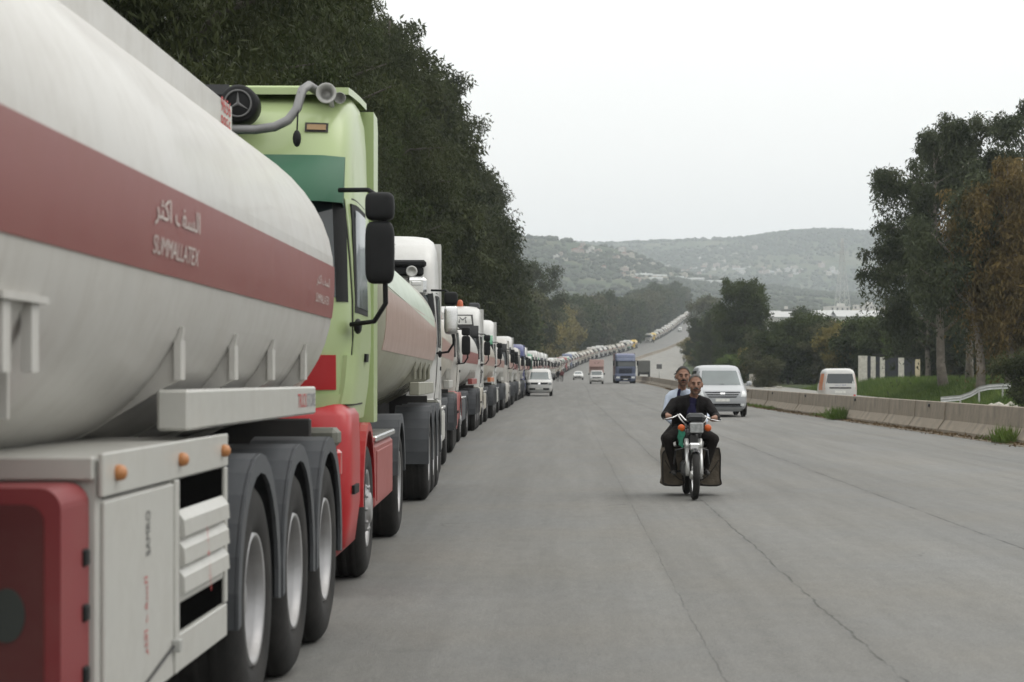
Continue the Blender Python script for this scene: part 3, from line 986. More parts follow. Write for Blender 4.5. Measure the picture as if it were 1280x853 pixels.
# ---- tank
class Tank:
    def __init__(s, y0, y1, hw=1.225, hz=.96, zc=2.13, n=2.05, nl=2.55, hl=.99):
        s.nl, s.hl = nl, hl
        s.y0, s.y1, s.hw, s.hz, s.zc, s.n = y0, y1, hw, hz, zc, n
    def side(s, z):
        n, hz = (s.n, s.hz) if z >= s.zc else (s.nl, s.hl)
        u = min(.999, abs(z - s.zc) / hz)
        return s.hw * (1 - u ** n) ** (1 / n)
    def top(s, x):
        u = min(.999, abs(x) / s.hw)
        return s.hz * (1 - u ** s.n) ** (1 / s.n)
    def mesh(s, na=56):
        mb = MB()
        def ring(y, k):
            out = []
            for i in range(na):
                t = 2 * math.pi * i / na
                c, q = math.cos(t), math.sin(t)
                n_, hz_ = (s.n, s.hz) if q >= 0 else (s.nl, s.hl)
                out.append((s.hw * k * math.copysign(abs(c) ** (2 / n_), c), y, s.zc + hz_ * k * math.copysign(abs(q) ** (2 / n_), q)))
            return out
        prof_ = [(s.y0 - .20, .02), (s.y0 - .19, .35), (s.y0 - .15, .65), (s.y0 - .09, .88), (s.y0 - .03, .975), (s.y0, 1.0)]
        prof2 = [(s.y1, 1.0), (s.y1 + .03, .975), (s.y1 + .09, .88), (s.y1 + .15, .65), (s.y1 + .19, .35), (s.y1 + .20, .02)]
        mb.grid([ring(a, b) for a, b in prof_ + prof2], 0, True, True)
        for k in range(1, 1):
            yy = s.y0 + (s.y1 - s.y0) * k / 6
            mb.grid([ring(yy - .012, 1.0), ring(yy - .008, 1.0022), ring(yy + .008, 1.0022), ring(yy + .012, 1.0)], 0, True, True)
        return mb
    def band(s, z0, z1, sg, y0=None, y1=None, ny=16, nz=6, off=.004, mb=None):
        """painted band; z0, z1 numbers or functions of y"""
        mb = mb or MB()
        y0 = s.y0 if y0 is None else y0; y1 = s.y1 if y1 is None else y1
        P = []
        for i in range(ny + 1):
            y = y0 + (y1 - y0) * i / ny
            a = z0(y) if callable(z0) else z0; b = z1(y) if callable(z1) else z1
            P.append([(sg * s.side(a + (b - a) * j / nz), y, a + (b - a) * j / nz) for j in range(nz + 1)])
        mb.sheet(P, (sg * off, 0, 0), back=.004)
        return mb

def text_mb(txt, height, width=None):
    """flat lettering as a mesh in (u, v); origin lower left of its box"""
    cu = bpy.data.curves.new('lettering', 'FONT')
    cu.body = txt
    cu.size = 1.0
    cu.resolution_u = 3
    ob = bpy.data.objects.new('lettering', cu)
    COL.objects.link(ob)
    dg = bpy.context.evaluated_depsgraph_get()
    me = bpy.data.meshes.new_from_object(ob.evaluated_get(dg))
    vs = [tuple(v.co) for v in me.vertices]
    fs = [tuple(p.vertices) for p in me.polygons]
    bpy.data.objects.remove(ob); bpy.data.curves.remove(cu); bpy.data.meshes.remove(me)
    if not vs: return [], []
    a = np.array(vs)
    lo, hi = a.min(0), a.max(0)
    sv = height / max(1e-6, hi[1] - lo[1])
    su = sv if width is None else width / max(1e-6, hi[0] - lo[0])
    return [((v[0] - lo[0]) * su, (v[1] - lo[1]) * sv) for v in vs], fs

AR_BRAND = '\ufeae\ufe9c\ufedb\ufe8d \ufed2\ufeb4\ufedf\ufe8d'

def trailer(ctx, y0, y1, P, detail=2):
    """tank semi-trailer; its rear at y1; P: paints"""
    T = Tank(y0, y1)
    white = P['tank']
    tank = ctx.part('tank', T.mesh(56 if detail else 24), white)
    if P.get('stripe'):
        for sg in (-1, 1):
            ctx.part('stripe', T.band(P.get('z0', 1.87), P.get('z1', 2.185), sg, y0 + .0, y1 - .0), P['stripe'], tank)
    if P.get('swoosh'):
        mb = MB()
        L = y1 - y0
        T.band(lambda y: 2.35 - .16 * (y - y0) / L, lambda y: 2.86 - .42 * ((y - y0) / L) ** 2, 1, y0 + .1, y1 - .4, mb=mb)
        ctx.part('painted_swoosh', mb, P['swoosh'], tank)
    # walkway coaming on top
    mb = MB()
    zt = T.zc + T.top(.58)
    for sg in (-1, 1):
        mb.box((sg * .585, (y0 + y1) / 2, zt + .055), (.05, (y1 - y0) - .10, .26), bev=.012)
    for yy in (y0 + .06, y1 - .06):
        mb.box((0, yy, zt + .075), (1.12, .04, .22))
    ctx.part('walkway_coaming', mb, white, tank)
    if detail:
        for k in range(4):
            yy = y0 + 1.4 + (y1 - y0 - 2.8) * k / 3
            mb = MB().lathe([(.26, 0), (.26, .10), (.22, .14), (.10, .16), (0, .16)], o=(0, yy, T.zc + T.hz - .02), axis=(0, 0, 1), n=18)
            ctx.part('manhole_lid', mb, GALV, tank)
    # chassis
    mb = MB()
    for sg in (-1, 1):
        mb.box((sg * .5, (y0 + y1) / 2 + .3, 1.07), (.14, y1 - y0 - .8, .20))
    for yy in (y1 - 3.4, y1 - 2.1, y1 - .8):
        mb.tube([(-.9, yy, .525), (.9, yy, .525)], .07, 8)
        for sg in (-1, 1):
            mb.box((sg * .55, yy - .2, .78), (.10, .6, .12))
            mb.tube([(sg * .62, yy + .1, .6), (sg * .62, yy + .1, .98)], .13, 10)
    ctx.part('chassis', mb, DARK)
    # outriggers that carry the tank
    if detail:
        for yy in (y1 - 4.55, y1 - 3.3, y1 - 2.15, y1 - .9):
            for sg in (-1, 1):
                mb = MB()
                pl = [(sg * .35, 1.13)] + [(sg * T.side(z), z) for z in (1.22, 1.32, 1.42, 1.54, 1.66, 1.70)] + [(sg * (T.side(1.70) + .012), 1.70), (sg * 1.168, 1.64), (sg * 1.168, 1.50), (sg * .40, 1.05)]
                mb.prism(pl, 'y', yy - .02, yy + .02)
                mb.box((sg * 1.158, yy, 1.57), (.026, .09, .15))
                ctx.part('outrigger', mb, P.get('rib', white))
        for sg in (-1, 1):
            mb = MB().box((sg * 1.16, y1 - 2.775, 1.38), (.12, 3.85, .155), bev=.01)
            ctx.part('side_rail', mb, P.get('rail', white))
    # wheels and fenders
    wk = W_TR if detail else W_TRL
    for yy in (y1 - 3.4, y1 - 2.1, y1 - .8):
        for sg in ((-1, 1) if detail else (1,)):
            wheel(ctx, wk, 1.275, yy, sg, .525, P.get('rims'))
            if detail:
                ctx.part('fender', FEND, GREYP, None, (sg * 1.285, yy, .55), 0 if sg > 0 else math.pi)
    # rear bumper and lamps
    mb = MB().box((0, y1 + .12, .62), (2.4, .10, .14), bev=.02)
    for sg in (-1, 1):
        mb.box((sg * .5, y1 + .02, .85), (.10, .16, .5))
    b_ = ctx.part('rear_bumper', mb, P.get('bumper', GALV))
    if detail:
        ctx.part('rear_crossmember', MB().box((0, y1 - .12, 1.04), (2.2, .06, .44), bev=.01), DARK, b_)
    if detail:
        for sg in (-1, 1):
            mb = MB().box((sg * 1.05, y1 + .10, .98), (.42, .12, .17), bev=.02)
            ctx.part('rear_lamp', mb, REDL, b_)
            ctx.part('lamp_bracket', MB().box((sg * 1.14, y1 + .08, 1.14), (.22, .26, .12), bev=.03), OLIVEB, b_)
            ctx.part('rear_marker_plate', MB().box((sg * 1.18, y1 + .13, .76), (.14, .04, .20), bev=.01), PLATE, b_)
    return T, tank

# ---- cab-over tractors
def cab_shell(roof, low=1.08):
    if roof == 'high':
        return Shell([(low, 1.19, .06, 2.2, 8), (low + .25, 1.225, .03, 2.25, 8), (1.75, 1.245, .02, 2.25, 8), (2.04, 1.245, .05, 2.25, 8), (2.72, 1.225, .20, 2.25, 8),
                      (3.02, 1.21, .28, 2.25, 8), (3.28, 1.20, .40, 2.27, 8), (3.46, 1.185, .58, 2.30, 7), (3.58, 1.15, .85, 2.32, 6), (3.65, 1.07, 1.10, 2.32, 5), (3.68, .95, 1.3, 2.28, 4)])
    if roof == 'mid':
        return Shell([(low, 1.19, .06, 2.1, 8), (low + .25, 1.225, .03, 2.15, 8), (1.75, 1.24, .02, 2.15, 8), (2.0, 1.24, .05, 2.15, 8), (2.66, 1.215, .20, 2.15, 8),
                      (2.86, 1.20, .30, 2.15, 8), (3.06, 1.18, .46, 2.17, 7), (3.20, 1.12, .72, 2.17, 6), (3.26, .98, 1.0, 2.12, 4)])
    return Shell([(low, 1.18, .06, 1.75, 8), (low + .25, 1.215, .03, 1.8, 8), (1.75, 1.235, .02, 1.8, 8), (1.98, 1.235, .05, 1.8, 8), (2.56, 1.20, .20, 1.8, 8),
                  (2.70, 1.16, .30, 1.78, 7), (2.80, 1.06, .5, 1.74, 5), (2.84, .9, .7, 1.68, 4)])

def tractor(ctx, P, detail=2):
    body, lower = P['body'], P.get('lower', P['body'])
    roof = P.get('roof', 'high')
    dz = P.get('raise', 0.0)
    S = cab_shell(roof, 1.08 + dz)
    na = 48 if detail == 2 else 28
    wz0, wz1 = {'high': (2.06, 2.74), 'mid': (2.02, 2.68), 'low': (2.0, 2.54)}[roof]
    cab = ctx.part('cab', S.mesh(MB(), na=na), body)
    # windscreen
    mb = MB(); S.fpanel(mb, (-1.13, 1.13), (-1.09, 1.09), wz0, wz1, .008, nx=16)
    ctx.part('windscreen', mb, GLASS, cab)
    # black pillars
    for sg in (-1, 1):
        mb = MB()
        a, b = sorted((sg * 1.13, sg * 1.205)); c_, d_ = sorted((sg * 1.09, sg * 1.175))
        S.fpanel(mb, (a, b), (c_, d_), wz0 - .03, wz1 + .02, .010, nx=4)
        ctx.part('pillar_trim', mb, BLACK, cab)
    # sun visor
    if P.get('visor'):
        mb = MB()
        Pq = []
        zt = wz1 + .32
        for i in range(7):
            t = i / 6
            z = wz1 - .02 + (zt - wz1 + .02) * t
            bulge = .17 * (1 - t ** 2.2) + .03
            Pq.append([(x, S.front(x, z) - bulge * (1 - .5 * abs(x / 1.17) ** 6), z) for x in np.linspace(-1.165, 1.165, 17)])
        mb.sheet(Pq, (0, -.012, 0), back=.03)
        for sg in (-1, 1):
            mb.add([Pq[0][0 if sg < 0 else -1], Pq[-1][0 if sg < 0 else -1], (sg * 1.165, S.front(1.165, zt) + .03, zt), (sg * 1.165, S.front(1.165, wz1 - .06) + .03, wz1 - .06)], [(0, 1, 2, 3)])
        ctx.part('sun_visor', mb, P['visor'], cab)
    # grille and front panels
    for k in range(4 if detail else 2):
        z0 = 1.24 + k * .155 * (1 if detail else 2)
        mb = MB()
        S.fpanel(mb, (-.78, .78), (-.80, .80), z0, z0 + .10, .012, nx=8, nz=2)
        ctx.part('grille_slot', mb, P.get('grille', BLACK), cab)
    if detail:
        mb = MB(); S.fpanel(mb, (-1.02, 1.02), (-1.05, 1.05), 1.86, 1.99, .014, nx=10, nz=2)
        ctx.part('front_panel', mb, P.get('panel', body), cab)
    # doors
    dy0, dy1 = .28, 1.36
    for sg in (-1, 1):
        mb = MB(); S.spanel(mb, sg, (dy0, dy1), (dy0 + .06, dy1), 1.20 + dz, wz1 + .02, .012)
        door = ctx.part('door', mb, body, cab)
        if detail:
            mb = MB(); S.spanel(mb, sg, (dy0 - .014, dy1 + .014), (dy0 + .046, dy1 + .014), 1.186 + dz, wz1 + .034, .007)
            ctx.part('door_seal', mb, DARK, cab)
        mb = MB(); S.spanel(mb, sg, (dy0 + .10, dy1 - .12), (dy0 + .20, dy1 - .12), wz0 - .06, wz1 - .05, .020)
        ctx.part('side_window', mb, GLASS, cab)
        if detail:
            mb = MB(); S.spanel(mb, sg, (dy0 + .05, dy1 - .07), (dy0 + .13, dy1 - .07), wz0 - .10, wz1 - .01, .016)
            ctx.part('window_frame', mb, BLACK, cab)
            mb = MB(); S.spanel(mb, sg, (dy1 - .30, dy1 - .10), (dy1 - .30, dy1 - .10), 1.62, 1.68, .030, ny=3, nz=2)
            ctx.part('door_handle', mb, BLACK, cab)
            mb = MB().ball((sg * 1.275, .18, 1.86), (.03, .10, .055), 8, 6)
            ctx.part('side_indicator', mb, BLACK, cab)
    # mirrors
    for sg in ((-1, 1) if detail else (1,)):
        mb = MB()
        mb.tube([(sg * 1.15, .14, wz1 + .06), (sg * 1.36, .0, wz1 + .05), (sg * 1.47, -.02, wz1 - .02), (sg * 1.48, -.02, wz0 - .05), (sg * 1.40, .02, wz0 - .17), (sg * 1.23, .12, wz0 - .19)], .018, 6)
        ctx.part('mirror_arm', mb, P.get('mirror_arm', BLACK), cab)
        mb = MB().sball((sg * 1.44, .0, (wz0 + wz1) / 2 - .04), (.10, .065, .215), .4)
        mb.box((sg * 1.44, .062, (wz0 + wz1) / 2 - .04), (.165, .012, .36))
        ctx.part('mirror', mb, P.get('mirror', BLACK), cab)
        ctx.part('wide_mirror', MB().sball((sg * 1.44, .0, (wz0 + wz1) / 2 + .275), (.10, .075, .097), .45), BLACK, cab)
    # bumper and steps (lower body with wheel arch)
    mb = MB()
    B = Shell([(.24, 1.10, .06, .92, 6), (.34, 1.21, -.03, .96, 8), (.62, 1.245, -.06, .98, 9), (.95, 1.245, -.05, .98, 9), (1.12 + dz, 1.235, -.01, .99, 9), (1.20 + dz, 1.18, .06, .98, 8)])
    B.mesh(mb, na=na)
    bump = ctx.part('bumper', mb, lower)
    for sg in (-1, 1):
        mb = MB(); a, b = sorted((sg * .72, sg * 1.14)); B.fpanel(mb, (a, b), (a, b), .62, .84, .012, nx=6, nz=3)
        ctx.part('headlight', mb, LAMP, bump)
        if detail:
            mb = MB(); B.spanel(mb, sg, (.10, .42), (.10, .42), .70, .76, .02, nz=2)
            ctx.part('side_marker', mb, BLACK, bump)
    for za, zb in ((.42, .58), (.66, .92)):
        mb = MB(); B.fpanel(mb, (-.62, .62), (-.62, .62), za, zb, .012, nx=6, nz=2)
        ctx.part('air_intake', mb, BLACK, bump)
    mb = MB(); mb.box((0, -.075, .50), (.52, .02, .11))
    ctx.part('number_plate', mb, PLATE, bump)
    # wheel arches
    ARCH = P.setdefault('_arch', fender_mb(.575, .36, a0=2, a1=178, th=.05, lip=.01))
    for sg in (-1, 1):
        ctx.part('wheel_arch', ARCH, lower, None, (sg * 1.245, 1.5, .54), 0 if sg > 0 else math.pi)
    # side skirts / tanks
    for sg in (-1, 1):
        mb = MB().box((sg * 1.02, 3.25, .72), (.46, 2.25, .56), bev=.05)
        sk = ctx.part('side_skirt', mb, P.get('skirt', lower))
        if detail:
            mb = MB().box((sg * 1.02, 3.25, 1.02), (.50, 2.30, .05), bev=.012)
            ctx.part('step_plate', mb, CHROME, sk)
            mb = MB().box((sg * 1.253, 3.25, .72), (.012, 1.9, .40), bev=.004)
            ctx.part('skirt_panel', mb, P.get('skirt', lower), sk)
    # back of cab, chassis
    mb = MB()
    for sg in (-1, 1):
        mb.box((sg * .42, 3.6, .93), (.09, 5.6, .26))
    mb.tube([(-.9, 1.5, .515), (.9, 1.5, .515)], .07, 8).tube([(-.7, 5.4, .515), (.7, 5.4, .515)], .10, 8)
    mb.box((0, 1.3, .80), (.9, 2.0, .6)); mb.box((0, 5.2, 1.13), (.9, .9, .10))
    ctx.part('chassis', mb, DARK)
    if P.get('fairing', True) and roof != 'low':
        for sg in (-1, 1):
            zt = 3.62 if roof == 'high' else 3.15
            mb = MB().prism([(2.23, 1.15), (2.62, 1.15), (2.70, zt - .1), (2.62, zt), (2.23, zt)], 'x', sg * 1.00, sg * 1.235)
            ctx.part('side_fairing', mb, body)
    # wheels
    wf = W_FR if detail else W_FRL
    for sg in ((-1, 1) if detail else (1,)):
        wheel(ctx, wf, 1.245, 1.5, sg, .515, P.get('rims'))
        wheel(ctx, W_DR if detail else W_TRL, 1.25, 5.4, sg, .515, P.get('rims'))
        if detail:
            ctx.part('rear_fender', FENDR, GREYP, None, (sg * 1.26, 5.4, .55), 0 if sg > 0 else math.pi)
    return S, cab, B, bump
FENDR = fender_mb(.58, .62, a0=5, a1=175)
# ------------------------------------------------------------------ paints
WHITE = paint('white_paint', (.54, .54, .525), amt=.3)
WHITE2 = paint('white_paint_dusty', (.47, .455, .425), amt=.45)
TANKW = paint('tank_white', (.52, .51, .485), rough=.34, amt=.32, coat=.3)
add_streaks(TANKW, (.20, .17, .13), .22)
CREAM = paint('tank_cream', (.44, .41, .35), amt=.4)
STRIPE = paint('stripe_red', (.215, .060, .056), rough=.42, amt=.22, coat=.1)
STRIPE_P = paint('stripe_faded_pink', (.38, .22, .19), amt=.3)
BOXW = paint('box_white', (.47, .468, .44), amt=.32)
GREENL = paint('light_green_paint', (.37, .46, .225), rough=.30, amt=.18)
GREEND = paint('dark_green_visor', (.012, .085, .042), rough=.5, amt=.05, coat=.0)
GREENM = paint('green_visor', (.035, .21, .11), rough=.3, amt=.2)
REDP = paint('red_paint', (.36, .010, .014), rough=.32, amt=.05, coat=.2)
REDF = paint('red_paint_faded', (.28, .060, .056), rough=.45, amt=.25, coat=.1)
BLUEP = paint('blue_paint', (.045, .06, .20), rough=.3, amt=.2)
BLUEG = paint('slate_blue_paint', (.12, .16, .27), rough=.35, amt=.25)
YELP = paint('yellow_paint', (.62, .42, .05), amt=.2)
ORNG = paint('orange_paint', (.55, .16, .04), amt=.2)
TANKG = paint('tank_grey_green', (.30, .30, .235), amt=.4)
MINT = paint('swoosh_mint', (.42, .50, .40), amt=.3)
PINKB = paint('swoosh_pink', (.40, .27, .23), amt=.35)
OLIVE = paint('olive_grey_paint', (.30, .30, .24), amt=.4)
LETW = pm('lettering_white', (.47, .42, .39), rough=.6, var=.25)
LETR = pm('lettering_red', (.45, .05, .05), rough=.6, var=.2)
LETK = pm('lettering_black', (.03, .03, .03), rough=.6, var=.2)
LETG = pm('lettering_grey', (.20, .20, .22), rough=.6, var=.2)

# ------------------------------------------------------------------ the near tanker trailer (its tractor stands out of the frame)
TX, TY = -2.635, 12.2
near = empty('tanker_trailer', (TX, TY, prof(TY)), label='white tank trailer with a faded red stripe, closest vehicle of the parked queue', cat='tank trailer', group='parked queue of trucks')
ctx = Ctx(near)
Tk, tank = trailer(ctx, -11.2, 0, {'tank': TANKW, 'stripe': STRIPE, 'rail': BOXW, 'rib': TANKW, 'bumper': OLIVE})
def letter_side(tk, txt, y0, z0, h, w, mat, name='lettering', parent=None, off=.009):
    uv, fs = text_mb(txt, h, w)
    if not uv: return
    MB().add([(tk.side(z0 + v) + off, y0 + u, z0 + v) for u, v in uv], fs).build(name, mat, parent)
letter_side(Tk, AR_BRAND, 6.83 - TY, 2.03, .105, .84, LETW, parent=tank)
letter_side(Tk, 'SUMMALLATEX', 6.83 - TY, 1.93, .065, .84, LETW, parent=tank)
letter_side(Tk, AR_BRAND, 11.3 - TY, 2.03, .07, .62, LETW, parent=tank)
letter_side(Tk, 'SUMMALLATEX', 11.3 - TY, 1.94, .05, .62, LETW, parent=tank)
# red number plate at the end of the coaming
zt = Tk.zc + Tk.top(.58)
for txt, dz in (('9656', .10), ('9856', -.01)):
    uv, fs = text_mb(txt, .09, .34)
    MB().add([(.585 + .029, -.46 + u, zt + dz + v) for u, v in uv], fs).build('lettering', LETR, tank)
# lettering on the side rail
for txt, a, mat in (('TRUCK', -1.62, LETR), ('STORE', -1.24, LETG)):
    uv, fs = text_mb(txt, .075, .36)
    MB().add([(1.2225, a + u, 1.345 + v) for u, v in uv], fs).build('lettering', mat, near)
# bracket ahead of the cabinet
mb = MB()
for yy in (5.18, 5.46):
    mb.box((1.17, yy - TY, 1.61), (.03, .075, .19))
mb.box((1.10, 5.32 - TY, 1.715), (.20, .46, .02))
mb.box((1.02, 5.32 - TY, 1.52), (.26, .02, .26))
mb.build('hose_bracket', TANKW, near)
# long tool cabinet
cy0, cy1, cz0, cz1 = 5.84 - TY, 7.99 - TY, .47, 1.275
cab_root = MB().box((.92, (cy0 + cy1) / 2, (cz0 + cz1) / 2), (.70, cy1 - cy0, cz1 - cz0 - .02), bev=.012).build('tool_cabinet', BOXW, near)
XF = 1.27
def cabbox(name, y0, y1, z0, z1, t, mat, x=XF, bev=.004, rot=None):
    return MB().box((x + t / 2, (y0 + y1) / 2, (z0 + z1) / 2), (t, y1 - y0, z1 - z0), bev=bev, rot=rot).build(name, mat, cab_root)
cabbox('top_flange', cy0 - .01, cy1 + .005, 1.15, cz1 + .004, .016, BOXW)
ym = 6.92 - TY
cabbox('cabinet_door', cy0 + .02, ym - .03, .47, 1.135, .014, BOXW)
cabbox('door_seam', cy0 + .03, ym - .05, 1.141, 1.148, .006, LETK)
cabbox('cabinet_post', ym, ym + .07, .47, 1.145, .016, BOXW)
cabbox('bottom_panel', ym + .075, cy1 - .005, .47, .60, .014, BOXW)
cabbox('end_post', cy1 - .055, cy1 + .003, .605, 1.145, .015, BOXW)
cabbox('louvre_shade_sheet', ym + .075, cy1 - .06, .605, 1.145, .003, pm('opening_shade_black', (.004, .004, .004), rough=1.0, spec=.0))  # flat black sheet, painted as the deep shade inside the louvred opening
for z0 in (.945, .845, .745):
    MB().prism([(XF + .004, z0 + .09), (XF + .03, z0 + .055), (XF + .034, z0), (XF + .004, z0 - .012)], 'y', ym + .08, cy1 - .06).build('louvre', BOXW, cab_root)
    cabbox('louvre_back', ym + .08, cy1 - .06, z0 - .04, z0 + .06, .006, BOXW, x=XF + .001)
for yy in (6.0, 6.99, 7.86):
    MB().lathe([(.023, 0), (.026, .010), (.021, .025), (.010, .032), (0, .033)], o=(XF + .016, yy - TY, 1.215), n=14).build('marker_lamp', pm('marker_lens', (.40, .17, .06), rough=.4, var=.2), cab_root)
cabbox('latch', ym - .06, ym - .02, .555, .60, .03, GALV, x=XF + .014)
MB().tube([(XF + .016, cy0 + .25, .47), (XF + .02, ym - .06, .575)], .006, 5).build('strap', DARK, cab_root)
def letter_vert(txt, y0, z0, L, h, mat):
    uv, fs = text_mb(txt, h, L)
    MB().add([(XF + .0165, y0 + h - v, z0 + u) for u, v in uv], fs).build('lettering', mat, cab_root)
letter_vert('SAMRO', 6.43 - TY, .925, .145, .065, LETK)
letter_vert(AR_BRAND, 6.40 - TY, .60, .26, .07, LETR)
uv, fs = text_mb('\ufea5\ufe8e\ufedb', .06, .26)
MB().add([(XF + .036, 7.44 - TY + .3 * (.26 - u) - v * .6, .70 + u) for u, v in uv], fs).build('lettering', LETR, cab_root)
# cabinet front end frame
MB().box((.90, cy0 - .012, 1.235), (.72, .03, .07), bev=.006).build('front_flange', BOXW, cab_root)
# red extinguisher cabinet in front of it
ry0, ry1 = 5.50 - TY, 5.825 - TY
def rrect(x0, x1, z0, z1, r, n=6):
    out = []
    for cx_, cz_, a0 in ((x1 - r, z1 - r, 0), (x0 + r, z1 - r, 90), (x0 + r, z0 + r, 180), (x1 - r, z0 + r, 270)):
        for k in range(n + 1):
            a = rad(a0 + 90 * k / n)
            out.append((cx_ + r * math.cos(a), cz_ + r * math.sin(a)))
    return out
REDB = paint('extinguisher_red', (.20, .022, .027), rough=.5, amt=.2, coat=.0)
REDBD = paint('extinguisher_lid_red', (.085, .008, .010), rough=.5, amt=.2, coat=.1)
mb = MB().prism(rrect(.70, 1.245, .38, 1.195, .06), 'y', ry0, ry1)
rc = mb.build('extinguisher_box', REDB, near)
MB().prism(rrect(.735, 1.20, .42, 1.15, .05), 'y', ry0 - .012, ry0 + .01).build('lid', REDBD, rc)
MB().prism([(1.10 + .050 * math.cos(rad(a)), .845 + .075 * math.sin(rad(a))) for a in range(0, 360, 15)], 'y', ry0 - .018, ry0 - .010).build('lid_emblem', pm('emblem_grey', (.035, .04, .036), rough=.7), rc)
for z in (.98, .82, .64):
    MB().box((1.247, ry0 + .27, z), (.02, .05, .05), bev=.006).build('hinge', BLACK, rc)

# ------------------------------------------------------------------ row trucks
def slope(y, d=8): return math.atan2(prof(y + d) - prof(y), d)
def heading(y, d=12): return -math.atan2(row(y + d) - row(y), d)
def truck_root(name, y, label, group='parked queue of trucks', cat='tanker truck', dx=0.0):
    return empty(name, (row(y) - 1.27 + dx, y, prof(y) + .005), (slope(y), 0, heading(y)), label, cat, group)
YT = [13.6 + 15.6 * k + (random.Random(k).uniform(-.9, .9) if k > 4 else 0) for k in range(80)]

# green cab tanker
g = truck_root('tanker_truck', 13.6, 'light green and red tanker truck with a dark green sun visor')
ctx = Ctx(g)
PG = {'raise': .12, 'body': GREENL, 'lower': REDP, 'visor': GREEND, 'skirt': REDF, 'grille': REDP, 'panel': GREENL}
S, cab, B, bump = tractor(ctx, PG)
trailer(ctx, 3.9, 14.5, {'tank': TANKG, 'stripe': PINKB, 'z0': 1.75, 'z1': 2.3, 'swoosh': MINT, 'rail': OLIVE, 'rib': OLIVE, 'bumper': OLIVE})
# corner steps and red recess at the front corner
for sg in (-1, 1):
    mb = MB(); a, b = sorted((sg * .80, sg * 1.13)); S.fpanel(mb, (a, b), (a, b), 1.42, 1.66, .016, nx=5)
    mb.build('corner_recess', REDP, cab)
    mb = MB(); a, b = sorted((sg * .66, sg * 1.17)); S.fpanel(mb, (a, b), (a, b), 1.25, 1.39, .03, nx=8)
    mb.build('front_step', GREENL, cab)
    mb = MB(); S.spanel(mb, sg, (.16, .62), (.16, .62), 1.32, 1.66, .03)
    mb.build('corner_deflector', GREENL, cab)
# roof spoiler plate
mb = MB()
Pq = [[(x, yv, zv) for x in np.linspace(-1.18, 1.18, 9)] for yv, zv in ((.55, 3.55), (.9, 3.58), (1.6, 3.63), (2.2, 3.66))]
mb.sheet(Pq, (0, 0, .02), back=.03)
mb.box((0, 1.5, 3.54), (1.9, 1.2, .20), bev=.05)
mb.build('roof_deflector', GREENL, cab)
MB().tube([(.10, .16, 3.22), (.57, .16, 3.22), (.70, .17, 3.24), (.79, .20, 3.29), (.845, .26, 3.38), (.875, .33, 3.52), (.91, .42, 3.565), (.97, .5, 3.53)], .033, 10).build('roof_bar', pm('bar_grey', (.17, .17, .17), rough=.45, metal=.4, var=.15), cab)
mb = MB().lathe([(.008, .34), (.02, .3), (.022, .12), (.038, .05), (.070, 0), (.073, .006), (.022, .10), (0, .10)], o=(1.04, .34, 3.50), axis=(0, 1, .05), n=20)
mb.tube([(1.05, .6, 3.49), (1.05, .66, 3.42)], .02, 6)
mb.build('air_horn', GALV, cab)
MB().lathe([(.01, .24), (.022, .1), (.040, 0), (.042, .006), (0, .06)], o=(1.13, .40, 3.475), axis=(0, 1, .05), n=16).build('air_horn', GALV, cab)
mb = MB(); S.fpanel(mb, (.90, 1.03), (.90, 1.03), 3.25, 3.29, .02, nx=2, nz=1); mb.build('roof_marker_lamp', pm('marker_dull', (.30, .19, .09), rough=.5), cab)
mb = MB(); S.fpanel(mb, (.885, 1.045), (.885, 1.045), 3.235, 3.305, .012, nx=2, nz=1); mb.build('lamp_surround', DARK, cab)
MB().tube([(.86, .29, 3.50), (.855, .21, 3.31), (.855, .17, 3.20)], .006, 5).ball((.855, .165, 3.16), (.03, .03, .06), 8, 6).build('antenna', BLACK, cab)
# black roof bag with ring and three pointed star
mb = MB().lathe([(0, 0), (.115, 0), (.135, .02), (.135, .20), (.11, .25), (0, .25)], o=(.45, .16, 3.40), axis=(0, 1, 0), n=28)
mb.box((-.05, .30, 3.41), (1.0, .26, .27), bev=.08)
rb = mb.build('roof_roll', BLACK, cab)
mb = MB().lathe([(.085, 0), (.097, 0), (.097, -.01), (.085, -.01), (.085, 0)], o=(.45, .155, 3.40), axis=(0, 1, 0), n=28)
for k in range(3):
    a = rad(90 + 120 * k)
    c_, s_ = math.cos(a), math.sin(a)
    mb.add([(.45 + .085 * c_, .147, 3.40 + .085 * s_), (.45 - .012 * s_, .147, 3.40 + .012 * c_), (.45, .142, 3.40), (.45 + .012 * s_, .147, 3.40 - .012 * c_)], [(0, 1, 2), (0, 2, 3)])
mb.build('star_emblem', pm('emblem_dull', (.12, .12, .12), rough=.5, metal=.3), rb)
# ------------------------------------------------------------------ the rest of the parked queue
STRIPES = {'tank': TANKW, 'stripe': STRIPE_P, 'rail': BOXW, 'rib': BOXW}
def artic(y, label, P, TP, detail=1, dx=0.0):
    o = truck_root('tanker_truck', y, label, dx=dx)
    c = Ctx(o)
    r = tractor(c, P, detail)
    trailer(c, 3.9 if P.get('roof', 'high') != 'low' else 3.4, 14.4, TP, detail)
    return o, r

